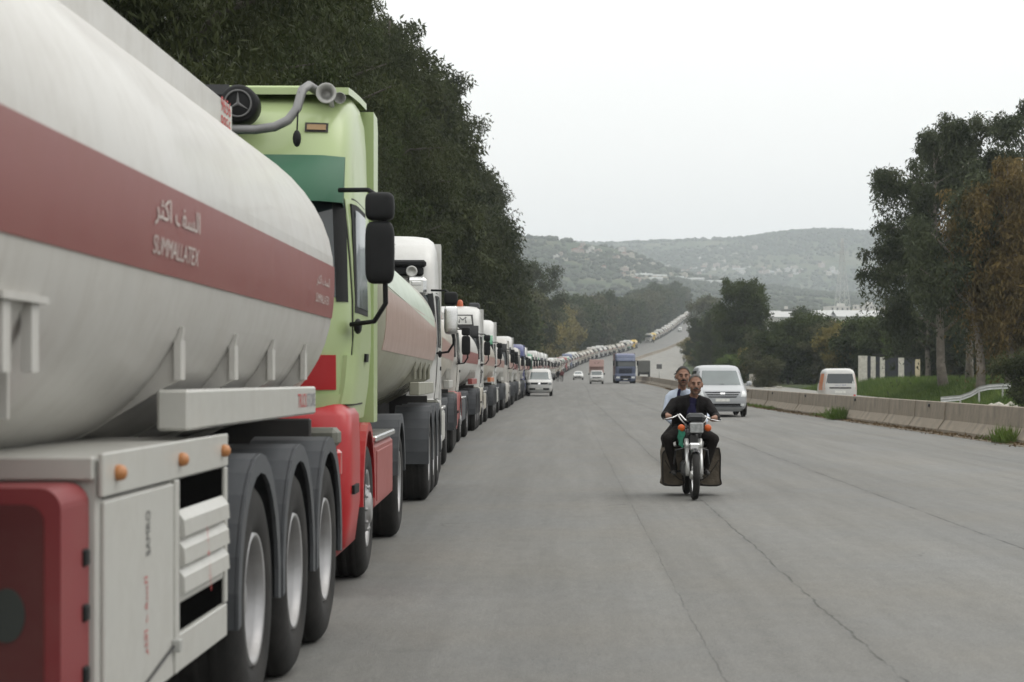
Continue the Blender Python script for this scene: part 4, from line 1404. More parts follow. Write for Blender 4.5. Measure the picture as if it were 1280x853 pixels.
# white high cab with lamp boxes
o3, (S3, cab3, B3, _) = artic(YT[1], 'white high cab truck with black lamp box and chrome mirrors behind the green tanker',
                              {'body': WHITE, 'visor': None, 'mirror': CHROME, 'skirt': BOXW}, dict(STRIPES, tank=CREAM), 2)
for k in range(3):
    mb = MB(); S3.fpanel(mb, (.10, .52), (.14, .60), 3.36 + .07 * k, 3.375 + .07 * k, .012, nx=4, nz=1)
    mb.build('roof_vent', DARK, cab3)
MB().box((.72, .26, 3.20), (.70, .24, .10), bev=.03).box((.72, .28, 3.09), (.62, .22, .14), bev=.03).build('lamp_box', BLACK, cab3)
MB().lathe([(0, .03), (.05, .02), (.06, 0), (.085, 0), (.085, .06)], o=(.86, .14, 3.08), axis=(0, 1, 0), n=20).build('spot_lamp', GALV, cab3)
MB().box((.93, .17, 2.86), (.30, .16, .28), bev=.05).box((.93, .085, 2.90), (.14, .02, .06), bev=.008).build('work_lamp', CHROME, cab3)
MB().box((1.10, 2.75, 3.30), (.10, .12, .30), bev=.02).build('roof_beacon', REDL, cab3)
# low cab with red beacon
o4, (S4, cab4, _, _) = artic(YT[2], 'white low cab tanker truck with a red roof beacon, between two taller cabs', {'body': WHITE2, 'lower': REDF, 'roof': 'low', 'visor': None, 'skirt': GREYP}, dict(STRIPES, stripe=STRIPE, rail=REDF), 2)
MB().lathe([(.09, 0), (.085, .12), (.05, .19), (0, .20)], o=(.75, 1.0, 2.83), axis=(0, 0, 1), n=16).build('roof_beacon', REDL, cab4)
MB().box((.75, 1.0, 2.835), (.26, .26, .03)).build('beacon_base', BLACK, cab4)
# cab with the roof sign
o5, (S5, cab5, _, _) = artic(YT[3], 'white truck with a lettered roof sign above its black visor', {'body': WHITE, 'visor': BLACK, 'lower': CREAM, 'roof': 'high', 'skirt': CREAM}, dict(STRIPES, tank=CREAM, rail=ORNG), 2)
mb = MB(); S5.fpanel(mb, (-1.02, 1.02), (-.98, .98), 3.06, 3.40, .03, nx=12); sg_ = mb.build('roof_sign', DARK, cab5)
mb = MB(); S5.fpanel(mb, (-.97, .97), (-.93, .93), 3.10, 3.36, .034, nx=12); mb.build('sign_face', GALV, cab5)
uv, fs = text_mb('DOKKUM', .19, 1.6)
MB().add([(-.8 + u, S5.front(-.8 + u, 3.14 + v) - .040, 3.14 + v) for u, v in uv], fs).build('lettering', LETK, cab5)
MB().lathe([(.10, 0), (.09, .14), (.05, .20), (0, .21)], o=(.55, 1.4, 3.68), axis=(0, 0, 1), n=16).build('roof_beacon', pm('amber_red_lens', (.42, .09, .03), rough=.35), cab5)
MB().box((.98, 1.7, 3.70), (.34, .5, .20), bev=.04).build('roof_cooler', GREYP, cab5)
for sg in (-1, 1):
    mb = MB(); S5.spanel(mb, sg, (.35, .80), (.35, .95), 1.30, 1.72, .02); mb.build('lower_door_window', GLASS, cab5)
# generic ones, then copies
WG = [dict(body=WHITE, visor=GREENM, lower=GREENM, roof='high', skirt=BOXW), dict(body=WHITE2, visor=BLACK, roof='mid', skirt=DARK), dict(body=WHITE, visor=GREYP, roof='high', skirt=GREYP),
      dict(body=BLUEP, visor=None, roof='high', skirt=BLUEP), dict(body=GREENM, visor=WHITE, roof='mid', skirt=GREYP)]
TG = [dict(STRIPES), dict(STRIPES, tank=CREAM), dict(STRIPES, stripe=STRIPE), dict(STRIPES, tank=TANKG), dict(STRIPES)]
protos = {}
def put_mid(k, style, label):
    y = YT[k]
    if style not in protos:
        o, _ = artic(y, label, WG[style], TG[style], 1, dx=rnd.uniform(-.08, .08))
        protos[style] = o
    else:
        o = copy_tree(protos[style])
        o.location = (row(y) - 1.27 + rnd.uniform(-.1, .1), y, prof(y) + .005)
        o.rotation_euler = (slope(y), 0, heading(y))
        o['label'] = label
    return o
ordn = {4: 'white tanker truck with a green sun visor, just behind the truck with the lettered sign',
        5: 'white tanker truck parked directly behind the one with the green visor', 6: 'white tanker truck third behind the lettered sign truck',
        7: 'white tanker truck parked directly in front of the dark blue truck', 8: 'dark blue truck standing in the parked queue',
        9: 'white tanker truck parked directly behind the dark blue truck', 10: 'green truck half hidden behind the white delivery van', 11: 'white tanker truck just behind the green one'}
stl = {4: 0, 5: 1, 6: 2, 7: 1, 8: 3, 9: 2, 10: 4, 11: 1}
for k in range(4, 20):
    put_mid(k, stl.get(k, rnd.choice([0, 1, 1, 2, 2])), ordn.get(k, 'white tanker truck in the queue beyond the parked green truck'))
# far part: one mesh each
def far_mesh(P, TP):
    c = Ctx(merge=True)
    tractor(c, dict(P), 0)
    trailer(c, 3.9, 14.4, TP, 0)
    return c.finish('tanker_truck')
FARM = [far_mesh(WG[0] | {'visor': None}, TG[0]), far_mesh(WG[1], TG[1]), far_mesh(WG[2], TG[2]), far_mesh(dict(body=REDF, visor=None, roof='mid'), dict(STRIPES, tank=CREAM)),
        far_mesh(dict(body=YELP, visor=None, roof='mid'), dict(STRIPES, tank=YELP)), far_mesh(dict(body=BLUEG, visor=None), dict(STRIPES)),
        far_mesh(dict(body=WHITE2, visor=BLACK, roof='high', skirt=DARK), dict(STRIPES, tank=TANKG)), far_mesh(dict(body=CREAM, visor=BLACK, roof='low', skirt=DARK), dict(STRIPES, tank=CREAM)),
        far_mesh(dict(body=WHITE, visor=GREENM, roof='mid', skirt=DARK, panel=REDF), dict(STRIPES, stripe=STRIPE, tank=WHITE2))]
k = 20
while YT[k] < 1215:
    y = YT[k]
    k += 1
    if 738 < y < 800: continue
    v = rnd.choice([0, 1, 2, 6, 7, 8, 6, 7])
    lab = 'pale tanker truck in the far queue below the gap' if y < 738 else 'pale tanker truck in the uppermost part of the queue'
    if 440 < y < 456: v, lab = 3, 'faded red truck in the far part of the queue'
    if 470 < y < 490: v, lab = 5, 'slate blue truck in the far part of the queue'
    if 718 < y < 738: v, lab = 4, 'yellow tanker truck last before the gap in the queue'
    if 812 < y < 826: v, lab = 4, 'yellow tanker truck second above the gap in the queue'
    o = place(FARM[v], 'tanker_truck', None, (row(y) - 1.27 + rnd.uniform(-.12, .12), y, prof(y) + .005), (slope(y), 0, heading(y)))
    tag(o, lab, 'tanker truck', 'parked queue of trucks')

# ------------------------------------------------------------------ vans and cars
def light_vehicle(root, rings, mat, F, na=40, wheels=(.85, 3.9), hw=.92, wr=.33, rear=False, detail=True):
    """F: list of (name, kind, args, material); kind f/b front/back panel, s side panel"""
    c = Ctx(root)
    S_ = Shell(rings)
    body = c.part('body', S_.mesh(MB(), na=na, extra=3), mat)
    for name, kind, a, m in F:
        if kind == 's':
            for sg in (-1, 1):
                mb = MB(); S_.spanel(mb, sg, *a); c.part(name, mb, m, body)
        elif kind == '2':
            for sg in (-1, 1):
                mb = MB(); (b0, b1), (t0, t1), z0, z1, off = a
                S_.fpanel(mb, tuple(sorted((sg * b0, sg * b1))), tuple(sorted((sg * t0, sg * t1))), z0, z1, off, nx=5); c.part(name, mb, m, body)
        else:
            mb = MB(); S_.fpanel(mb, *a, back=(kind == 'b')); c.part(name, mb, m, body)
    for yy in wheels:
        for sg in (-1, 1):
            wheel(c, W_CAR, hw, yy, sg, wr)
    return S_, body, c

SILV = paint('silver_white_paint', (.33, .345, .36), rough=.3, amt=.12, coat=.4)
VANR = [(.20, .78, .16, 4.95, 6), (.34, .90, .03, 5.06, 8), (.55, .94, 0, 5.1, 8), (.80, .955, .02, 5.12, 8), (.95, .955, .10, 5.12, 7), (1.06, .945, .40, 5.12, 7), (1.15, .93, .80, 5.12, 7),
        (1.42, .875, 1.22, 5.1, 7), (1.70, .82, 1.62, 5.08, 7), (1.82, .77, 1.80, 5.0, 6), (1.89, .67, 2.05, 4.85, 5), (1.92, .5, 2.4, 4.6, 4)]
def van_at(name, x, y, z, rz, label, cat='van', group=None, rx=0.0):
    return empty(name, (x, y, z), (rx, 0, rz), label, cat, group)
v1 = van_at('passenger_van', 5.82, 73.0, prof(74) + .005, .0, 'silver white passenger van driving just behind the motorcycle riders')
FV = [('windscreen', 'f', ((-.84, .84), (-.73, .73), 1.17, 1.71, .006, 0, 14, 8), GLASSG),
      ('grille_slot', 'f', ((-.62, .62), (-.66, .66), .885, .925, .008, 0, 10, 2), BLACK), ('grille_slot', 'f', ((-.56, .56), (-.60, .60), .80, .84, .008, 0, 10, 2), BLACK),
      ('grille_slot', 'f', ((-.50, .50), (-.54, .54), .715, .755, .008, 0, 10, 2), BLACK),
      ('emblem', 'f', ((-.09, .09), (-.09, .09), .83, .90, .016, 0, 4, 2), CHROME),
      ('number_plate', 'f', ((-.26, .26), (-.26, .26), .57, .67, .012, 0, 4, 2), PLATE),
      ('lower_intake', 'f', ((-.80, .80), (-.80, .80), .41, .49, .008, 0, 10, 2), BLACK),
      ('bumper_strip', 'f', ((-.87, .87), (-.87, .87), .36, .40, .008, 0, 10, 1), GREYP),
      ('headlight', '2', ((.66, .91), (.74, .91), .74, .97, .010), LAMP),
      ('fog_lamp', '2', ((.66, .80), (.66, .80), .41, .49, .012), LAMP),
      ('side_window', 's', ((1.25, 4.7), (1.75, 4.6), 1.20, 1.70, .006), GLASS)]
Sv, bv, cv = light_vehicle(v1, VANR, SILV, FV, wheels=(.95, 4.15), hw=.94, wr=.335)
for sg in (-1, 1):
    MB().box((sg * 1.06, 1.0, 1.23), (.20, .12, .17), bev=.05).box((sg * .95, 1.03, 1.16), (.14, .05, .05)).build('door_mirror', SILV, v1)
MB().tube([(-.55, .93, 1.185), (.1, .87, 1.20)], .012, 5).build('wiper', BLACK, v1)
MB().tube([(-.05, .93, 1.185), (.6, .90, 1.20)], .012, 5).build('wiper', BLACK, v1)

v2 = van_at('delivery_van', -1.78, 143, prof(143) + .005, .0, 'white delivery van driving past the parked queue')
FV2 = [('windscreen', 'f', ((-.82, .82), (-.72, .72), 1.19, 1.74, .006, 0, 12, 8), GLASSG),
       ('grille', 'f', ((-.62, .62), (-.62, .62), .84, .98, .008, 0, 10, 2), BLACK), ('emblem', 'f', ((-.08, .08), (-.08, .08), .85, .97, .014, 0, 4, 2), CHROME),
       ('bumper_band', 'f', ((-.88, .88), (-.88, .88), .44, .58, .010, 0, 10, 2), BLACK), ('number_plate', 'f', ((-.28, .28), (-.28, .28), .47, .57, .018, 0, 4, 2), PLATE),
       ('headlight', '2', ((.66, .90), (.66, .90), .80, .98, .010), pm('smoked_lamp', (.12, .13, .13), rough=.15)),
       ('side_window', 's', ((1.25, 4.6), (1.75, 4.5), 1.22, 1.70, .006), GLASS)]
light_vehicle(v2, [(a + (.06 if a > .9 else .02), b, c_, d_, e_) for a, b, c_, d_, e_ in VANR], WHITE, FV2, wheels=(.95, 4.1), hw=.93, wr=.33)
for sg in (-1, 1):
    MB().box((sg * 1.05, 1.0, 1.25), (.18, .10, .22), bev=.04).build('door_mirror', BLACK, v2)

# small truck with a pink box
pk = van_at('box_pickup', (745.8 - 705) / 2490 * 235, 235, prof(235) + .005, -.01, 'small white pickup truck with a tall pink cargo box', 'pickup', rx=slope(235))
PKR = [(.22, .66, .12, 1.7, 6), (.36, .78, .02, 1.75, 8), (.7, .81, .0, 1.8, 8), (.92, .81, .08, 1.8, 8), (1.02, .80, .22, 1.8, 7), (1.5, .70, .62, 1.8, 7), (1.62, .62, .8, 1.75, 5)]
FP = [('windscreen', 'f', ((-.70, .70), (-.60, .60), 1.05, 1.48, .006, 0, 10, 6), GLASSG), ('grille', 'f', ((-.5, .5), (-.5, .5), .70, .80, .008, 0, 8, 2), BLACK),
      ('headlight', '2', ((.5, .76), (.5, .76), .68, .84, .010), LAMP), ('number_plate', 'f', ((-.2, .2), (-.2, .2), .44, .54, .012, 0, 4, 2), PLATE),
      ('bumper', 'f', ((-.76, .76), (-.76, .76), .32, .42, .014, 0, 8, 2), BLACK), ('side_window', 's', ((.55, 1.5), (.8, 1.5), 1.08, 1.46, .006), GLASS)]
light_vehicle(pk, PKR, WHITE, FP, wheels=(.75, 3.1), hw=.80, wr=.30)
PINK = paint('pink_box_paint', (.52, .34, .31), amt=.25)
MB().box((0, 2.9, 2.10), (1.74, 2.5, 1.55), bev=.03).box((0, 1.35, 2.45), (1.74, .65, .86), bev=.03).build('cargo_box', PINK, pk)
mb = MB()
for sg in (-1, 1):
    mb.add([(sg * .02, 1.015, 2.32), (sg * .30, 1.015, 2.62), (sg * .22, 1.015, 2.44), (sg * .10, 1.015, 2.40)], [(0, 1, 2, 3)] if sg < 0 else [(3, 2, 1, 0)])
mb.build('box_emblem', LETK, pk)
MB().box((0, 2.9, .72), (1.5, 2.6, .14)).build('chassis', DARK, pk)
for sg in (-1, 1):
    MB().box((sg * .92, .55, 1.18), (.14, .08, .20), bev=.03).build('door_mirror', BLACK, pk)

# blue articulated truck
bt = van_at('blue_truck', (782 - 705) / 2490 * 242, 242, prof(242) + .005, -.005, 'slate blue articulated truck driving down the road beside the barrier', 'truck', rx=slope(242))
cb = Ctx(bt)
BLUES = paint('dusk_blue_paint', (.075, .10, .175), rough=.4, amt=.25, coat=.2)
PB = dict(body=BLUES, visor=BLUES, lower=BLUES, roof='high', skirt=BLUEP)
tractor(cb, PB, 1)
MB().box((0, 9.2, 2.35), (2.52, 11.5, 2.75), bev=.04).build('trailer_box', paint('curtain_maroon', (.11, .045, .055), amt=.4, rough=.6), bt)
MB().box((0, 9.4, .95), (1.1, 10.8, .2)).build('trailer_chassis', DARK, bt)
for yy in (11.2, 12.5, 13.8):
    for sg in (-1, 1):
        wheel(cb, W_TRL, 1.26, yy, sg, .525)
MB().box((0, .62, 3.44), (1.9, .10, .22), bev=.03).build('roof_panel', paint('lilac_panel', (.32, .33, .50), amt=.2), bt)

# white saloon
CARR = [(.20, .70, .20, 4.1, 6), (.34, .82, .04, 4.28, 8), (.55, .86, 0, 4.3, 8), (.72, .86, .04, 4.3, 7), (.82, .85, .35, 4.28, 7), (.92, .83, 1.0, 4.1, 7), (1.1, .74, 1.4, 3.9, 6), (1.32, .64, 1.8, 3.5, 6), (1.40, .54, 2.1, 3.2, 5), (1.42, .40, 2.3, 3.0, 4)]
FC = [('windscreen', 'f', ((-.72, .72), (-.58, .58), .94, 1.32, .006, 0, 10, 6), GLASSG), ('grille', 'f', ((-.4, .4), (-.4, .4), .58, .68, .008, 0, 8, 2), BLACK),
      ('headlight', '2', ((.5, .8), (.5, .8), .58, .72, .010), LAMP), ('lower_intake', 'f', ((-.6, .6), (-.6, .6), .36, .46, .008, 0, 8, 2), BLACK),
      ('rear_window', 'b', ((-.66, .66), (-.56, .56), .96, 1.30, .006, 0, 8, 5), GLASS), ('side_window', 's', ((1.3, 3.9), (1.75, 3.4), .95, 1.30, .006), GLASS)]
car = van_at('saloon_car', (722.5 - 705) / 2490 * 335, 333, prof(335) + .005, -.02, 'small white saloon car on the open lane beside the far queue', 'car', rx=slope(335))
light_vehicle(car, CARR, WHITE, FC, na=32, wheels=(.8, 3.4), hw=.84, wr=.30)
def far_copy(src, x, y, label, rz=None, turn=False, cat=None):
    o = copy_tree(src)
    rz = -math.atan2(row(y + 15) - row(y), 15) if rz is None else rz
    o.location = (x, y, prof(y) + .01)
    o.rotation_euler = (-slope(y) if turn else slope(y), 0, rz + (math.pi if turn else 0))
    o['label'] = label
    if cat: o['category'] = cat
    return o
far_copy(v2, row(950) + 4.0, 950, 'tiny white van high up on the climbing road')
far_copy(car, row(1000) + 8.2, 1000, 'tiny white car on the climbing road near the crest')
dcar = far_copy(car, bar(772) + 6.5, 775, 'dark car driving uphill on the opposite carriageway', turn=True)
DKC = paint('dark_car_paint', (.05, .05, .06), amt=.2)
for ch in dcar.children:
    if ch.name.startswith('body'):
        ch.data = ch.data.copy(); ch.data.materials[0] = DKC

# minibus seen from behind, over the barrier
MBR = [(.24, .66, .25, 3.9, 6), (.38, .78, .06, 4.02, 9), (.75, .82, .0, 4.05, 9), (1.05, .82, .12, 4.05, 9), (1.2, .81, .35, 4.04, 8), (1.75, .72, .8, 3.92, 8), (1.88, .66, .95, 3.86, 6), (1.95, .52, 1.2, 3.7, 4)]
FM = [('windscreen', 'f', ((-.7, .7), (-.62, .62), 1.22, 1.72, .006, 0, 8, 5), GLASSG), ('rear_window', 'b', ((-.66, .66), (-.58, .58), 1.24, 1.70, .006, 0, 10, 6), GLASS),
      ('rear_plate_band', 'b', ((-.72, .72), (-.72, .72), 1.0, 1.06, .008, 0, 6, 2), BLACK), ('rear_lamp', 'b', ((.62, .79), (.62, .79), .52, .72, .012, 0, 3, 2), REDL), ('rear_lamp', 'b', ((-.79, -.62), (-.79, -.62), .52, .72, .012, 0, 3, 2), REDL),
      ('number_plate', 'b', ((-.25, .25), (-.25, .25), .78, .9, .012, 0, 3, 2), PLATE),
      ('front_side_window', 's', ((.75, 1.5), (.95, 1.5), 1.25, 1.68, .006), GLASS),
      ('orange_marking', 's', ((1.6, 3.95), (1.9, 3.85), .92, 1.70, .008), ORNG)]
mbs = van_at('minibus', 13.25, 96.5, prof(95) + .01, math.pi - .05, 'white minibus with orange side marking, seen from behind over the barrier', 'minibus')
mbs.location.y = 94 + 4.05
mbs.location.z -= .10
light_vehicle(mbs, MBR, WHITE, FM, wheels=(.8, 3.2), hw=.80, wr=.30)
MB().box((.2, 3.0, 1.96), (.3, .5, .05), bev=.015).build('roof_hatch', BLACK, mbs)
for sg in (-1, 1):
    MB().box((sg * .95, .75, 1.32), (.16, .08, .2), bev=.03).build('door_mirror', BLACK, mbs)
uv, fs = text_mb('\ufe91\ufeda\ufedf', .06, .5)
MB().add([(.25 - u, 4.062 - .01, 1.13 + v) for u, v in uv], [f[::-1] for f in fs]).build('lettering', pm('lettering_blue', (.05, .08, .3)), mbs)

# dark lorry going away on the opposite carriageway
dl = van_at('dark_lorry', (807 - 705) / 2490 * 383, 391, prof(383) + .01, math.pi - .04, 'dark grey box lorry going away beyond the barrier', 'lorry', rx=-slope(383))
GRB = paint('grey_tarpaulin', (.085, .09, .085), rough=.7, amt=.35, coat=0)
MB().box((0, 4.2, 2.1), (2.45, 7.0, 2.2), bev=.04).build('cargo_box', GRB, dl)
MB().box((0, 7.72, 2.1), (2.2, .03, 2.0)).build('rear_door', GRB, dl)
MB().box((0, 4.2, 3.35), (2.4, 6.8, .16), bev=.03).build('roof_load', paint('pale_load', (.40, .38, .34), amt=.3), dl)
MB().box((0, 4.0, .85), (1.0, 7.6, .22)).build('chassis', DARK, dl)
Shell([(.5, 1.1, -1.9, .4, 7), (1.4, 1.15, -1.95, .45, 7), (2.6, 1.05, -1.5, .4, 6), (2.7, .9, -1.3, .3, 4)]).mesh(MB()).build('cab', GRB, dl)
cdl = Ctx(dl)
for yy in (-.8, 4.8, 6.1):
    for sg in (-1, 1):
        wheel(cdl, W_TRL, 1.2, yy, sg, .525)
# ------------------------------------------------------------------ people
SKIN = pm('skin', (.215, .122, .086), spec=.2, rough=.65, var=.12, scale=20)
HAIRK = pm('hair_dark', (.016, .013, .011), rough=.7, var=.4, scale=60, bump=.6, bscale=160)
HAIRG = pm('hair_greying', (.07, .065, .06), rough=.75, var=.5, scale=70, bump=.6, bscale=160)
JACKET = pm('jacket_black', (.008, .007, .007), spec=.2, rough=.9, var=.3, scale=12, bump=.5, bscale=18)
NAVY = pm('shirt_navy', (.010, .009, .032), spec=.2, rough=.9, var=.25, scale=14, bump=.4, bscale=20)
SHIRT = pm('shirt_pale_blue', (.40, .45, .54), rough=.85, var=.12, scale=10, bump=.5, bscale=16)
TROUS = pm('trousers_dark', (.012, .010, .009), spec=.2, rough=.9, var=.3, scale=10, bump=.5, bscale=16)
SHOE = pm('shoe_black', (.015, .014, .013), rough=.55)
EYEW = pm('eye_white', (.17, .13, .11), rough=.3)
EYED = pm('eye_dark', (.01, .008, .007), rough=.25)

def capsule_dist(p, a, b, ra, rb):
    ab = b - a
    t = np.clip(((p - a) @ ab) / max(1e-9, ab @ ab), 0, 1)
    q = a + t[:, None] * ab
    return np.linalg.norm(p - q, axis=1) - (ra + (rb - ra) * t)

def make_body(name, caps, balls, mats, voxel=.0085, smooth=5):
    """caps: (p0, p1, r0, r1, mat); balls: (c, (rx,ry,rz), mat). One continuous remeshed surface"""
    mb = MB()
    for a, b, ra, rb, _ in caps:
        a_, b_ = Vector(a), Vector(b)
        mb.tube([a_.lerp(b_, t) for t in (0, .25, .5, .75, 1)], [ra + (rb - ra) * t for t in (0, .25, .5, .75, 1)], 12)
        mb.ball(a, ra, 12, 8); mb.ball(b, rb, 12, 8)
    for c, r, _ in balls:
        mb.ball(c, r, 20, 14)
    me = mb.mesh(name, mats)
    ob = bpy.data.objects.new(name, me)
    COL.objects.link(ob)
    m = ob.modifiers.new('r', 'REMESH'); m.mode = 'VOXEL'; m.voxel_size = voxel
    s = ob.modifiers.new('s', 'SMOOTH'); s.factor = .5; s.iterations = smooth
    dg = bpy.context.evaluated_depsgraph_get()
    out = bpy.data.meshes.new_from_object(ob.evaluated_get(dg))
    bpy.data.objects.remove(ob)
    out.materials.clear()
    for q in mats: out.materials.append(q)
    n = len(out.polygons)
    cen = np.empty(n * 3); out.polygons.foreach_get('center', cen); cen = cen.reshape(-1, 3)
    best = np.full(n, 1e9); mi = np.zeros(n, np.int32)
    for a, b, ra, rb, k in caps:
        d = capsule_dist(cen, np.array(a, float), np.array(b, float), ra, rb)
        w = d < best; best[w] = d[w]; mi[w] = k
    for c, r, k in balls:
        d = (np.linalg.norm((cen - np.array(c)) / np.array(r), axis=1) - 1) * min(r)
        w = d < best; best[w] = d[w]; mi[w] = k
    out.polygons.foreach_set('material_index', mi)
    out.polygons.foreach_set('use_smooth', np.ones(n, bool))
    return out

def head_parts(c, m_skin, lean=(0, 0)):
    """balls and caps of a head facing -y; c is the centre of the skull"""
    x, y, z = c
    k_ = HS
    balls = [((x, y + .015, z + .02), (.076, .094, .095), m_skin), ((x, y - .012, z - .035), (.064, .078, .085), m_skin), ((x, y - .045, z - .085), (.042, .042, .032), m_skin),
             ((x, y - .070, z + .026), (.052, .020, .014), m_skin), ((x, y - .072, z - .052), (.030, .022, .026), m_skin),
             ((x - .042, y - .050, z - .026), (.026, .026, .026), m_skin), ((x + .042, y - .050, z - .026), (.026, .026, .026), m_skin),
             ((x - .079, y + .012, z - .005), (.013, .024, .034), m_skin), ((x + .079, y + .012, z - .005), (.013, .024, .034), m_skin)]
    caps = [((x, y - .085, z + .018), (x, y - .112, z - .024), .011, .017, m_skin), ((x - .012, y - .100, z - .03), (x + .012, y - .100, z - .03), .011, .011, m_skin)]
    sc3 = lambda p: (x + (p[0] - x) * k_, y + (p[1] - y) * k_, z + (p[2] - z) * k_)
    caps = [(sc3(a), sc3(b), ra * k_, rb * k_, m) for a, b, ra, rb, m in caps]
    balls = [(sc3(a), tuple(q * k_ for q in r), m) for a, r, m in balls]
    return caps, balls
HS = 1.10

def head_details(par, c, hairmat, moustache=True, beard=False):
    kids = []
    class _P: pass
    parent = empty('head_pivot')
    _head_bits(parent, c, hairmat, moustache, beard)
    for ch in list(parent.children_recursive):
        if ch.type == 'MESH':
            for v in ch.data.vertices:
                v.co = Vector(c) + (v.co - Vector(c)) * HS
    for ch in list(parent.children):
        ch.parent = par
    bpy.data.objects.remove(parent)

def _head_bits(parent, c, hairmat, moustache, beard):
    x, y, z = c
    mb = MB()
    # hair cap: shell over skull, open at the face
    P = []
    for j in range(9):
        ph = math.pi * .56 * j / 8
        rowp = []
        for k in range(25):
            t = 2 * math.pi * k / 24
            fr = max(0, -math.sin(t))
            p_ = ph * (1 - .58 * fr ** .8)
            rr = 1.035 + .012 * math.sin(k * 5 + j * 3)
            rowp.append((x + .079 * rr * math.sin(p_) * math.cos(t), y + .017 + .098 * rr * math.sin(p_) * math.sin(t), z + .022 + .098 * rr * math.cos(p_)))
        P.append(rowp)
    mb.grid(P)
    mb.build('hair', hairmat, parent)
    for sg in (-1, 1):
        e = MB().ball((x + sg * .031, y - .079, z + .004), (.0105, .009, .0060), 10, 8).build('eye', EYEW, parent)
        MB().ball((x + sg * .031, y - .087, z + .003), (.0062, .005, .0058), 8, 6).build('iris', EYED, e)
        MB().tube([(x + sg * .014, y - .092, z + .024), (x + sg * .032, y - .094, z + .031), (x + sg * .054, y - .080, z + .024)], [.004, .005, .003], 6).build('eyebrow', pm('brow_hair', (.06, .042, .033), rough=.8), parent)
    if moustache:
        MB().tube([(x - .036, y - .086, z - .060), (x - .016, y - .104, z - .046), (x, y - .108, z - .044), (x + .016, y - .104, z - .046), (x + .036, y - .086, z - .060)], [.004, .0085, .008, .0085, .004], 8).build('moustache', hairmat, parent)
    MB().tube([(x - .024, y - .092, z - .066), (x, y - .101, z - .064), (x + .024, y - .092, z - .066)], [.004, .0055, .004], 6).build('lips', pm('lips', (.22, .085, .07), rough=.5), parent)
    if beard:
        P = []
        for j in range(6):
            v = j / 5
            P.append([(x + (.066 - .012 * v) * math.sin(a) * (1 - .35 * v ** 2), y - .018 - (.066) * math.cos(a) * (1 - .22 * v), z - .060 - .048 * v - .012 * math.cos(a)) for a in np.linspace(-1.5, 1.5, 13)])
        MB().sheet(P, (0, -.004, 0), back=.008).build('beard', pm('stubble', (.11, .068, .05), rough=.85, var=.4, scale=90), parent)

def hand(caps, wrist, grip, sg, m):
    """palm plus four curled fingers and a thumb around a bar at grip (bar runs along x)"""
    w, g_ = Vector(wrist), Vector(grip)
    palm = g_ + Vector((0, .030, .022))
    caps.append((tuple(w), tuple(palm), .026, .030, m))
    for k in range(4):
        fx = g_.x + (k - 1.5) * .021
        L = [.030, .034, .032, .026][k]
        a = Vector((fx, g_.y + .018, g_.z + .030)); b = Vector((fx, g_.y - .018 - L * .25, g_.z + .024))
        c = Vector((fx, g_.y - .030, g_.z - .006)); d = Vector((fx, g_.y - .008, g_.z - .026))
        caps += [(tuple(palm.lerp(a, .8)), tuple(a), .011, .0105, m), (tuple(a), tuple(b), .0105, .0098, m), (tuple(b), tuple(c), .0098, .009, m), (tuple(c), tuple(d), .009, .008, m)]
    t0 = g_ + Vector((-sg * .036, .028, .012)); t1 = g_ + Vector((-sg * .056, .004, -.006)); t2 = g_ + Vector((-sg * .050, -.020, -.014))
    caps += [(tuple(palm), tuple(t0), .018, .013, m), (tuple(t0), tuple(t1), .013, .011, m), (tuple(t1), tuple(t2), .011, .009, m)]

BX, BY = 1.615, 24.62
BZ = prof(BY) + .005
BR = (0, 0, .018)

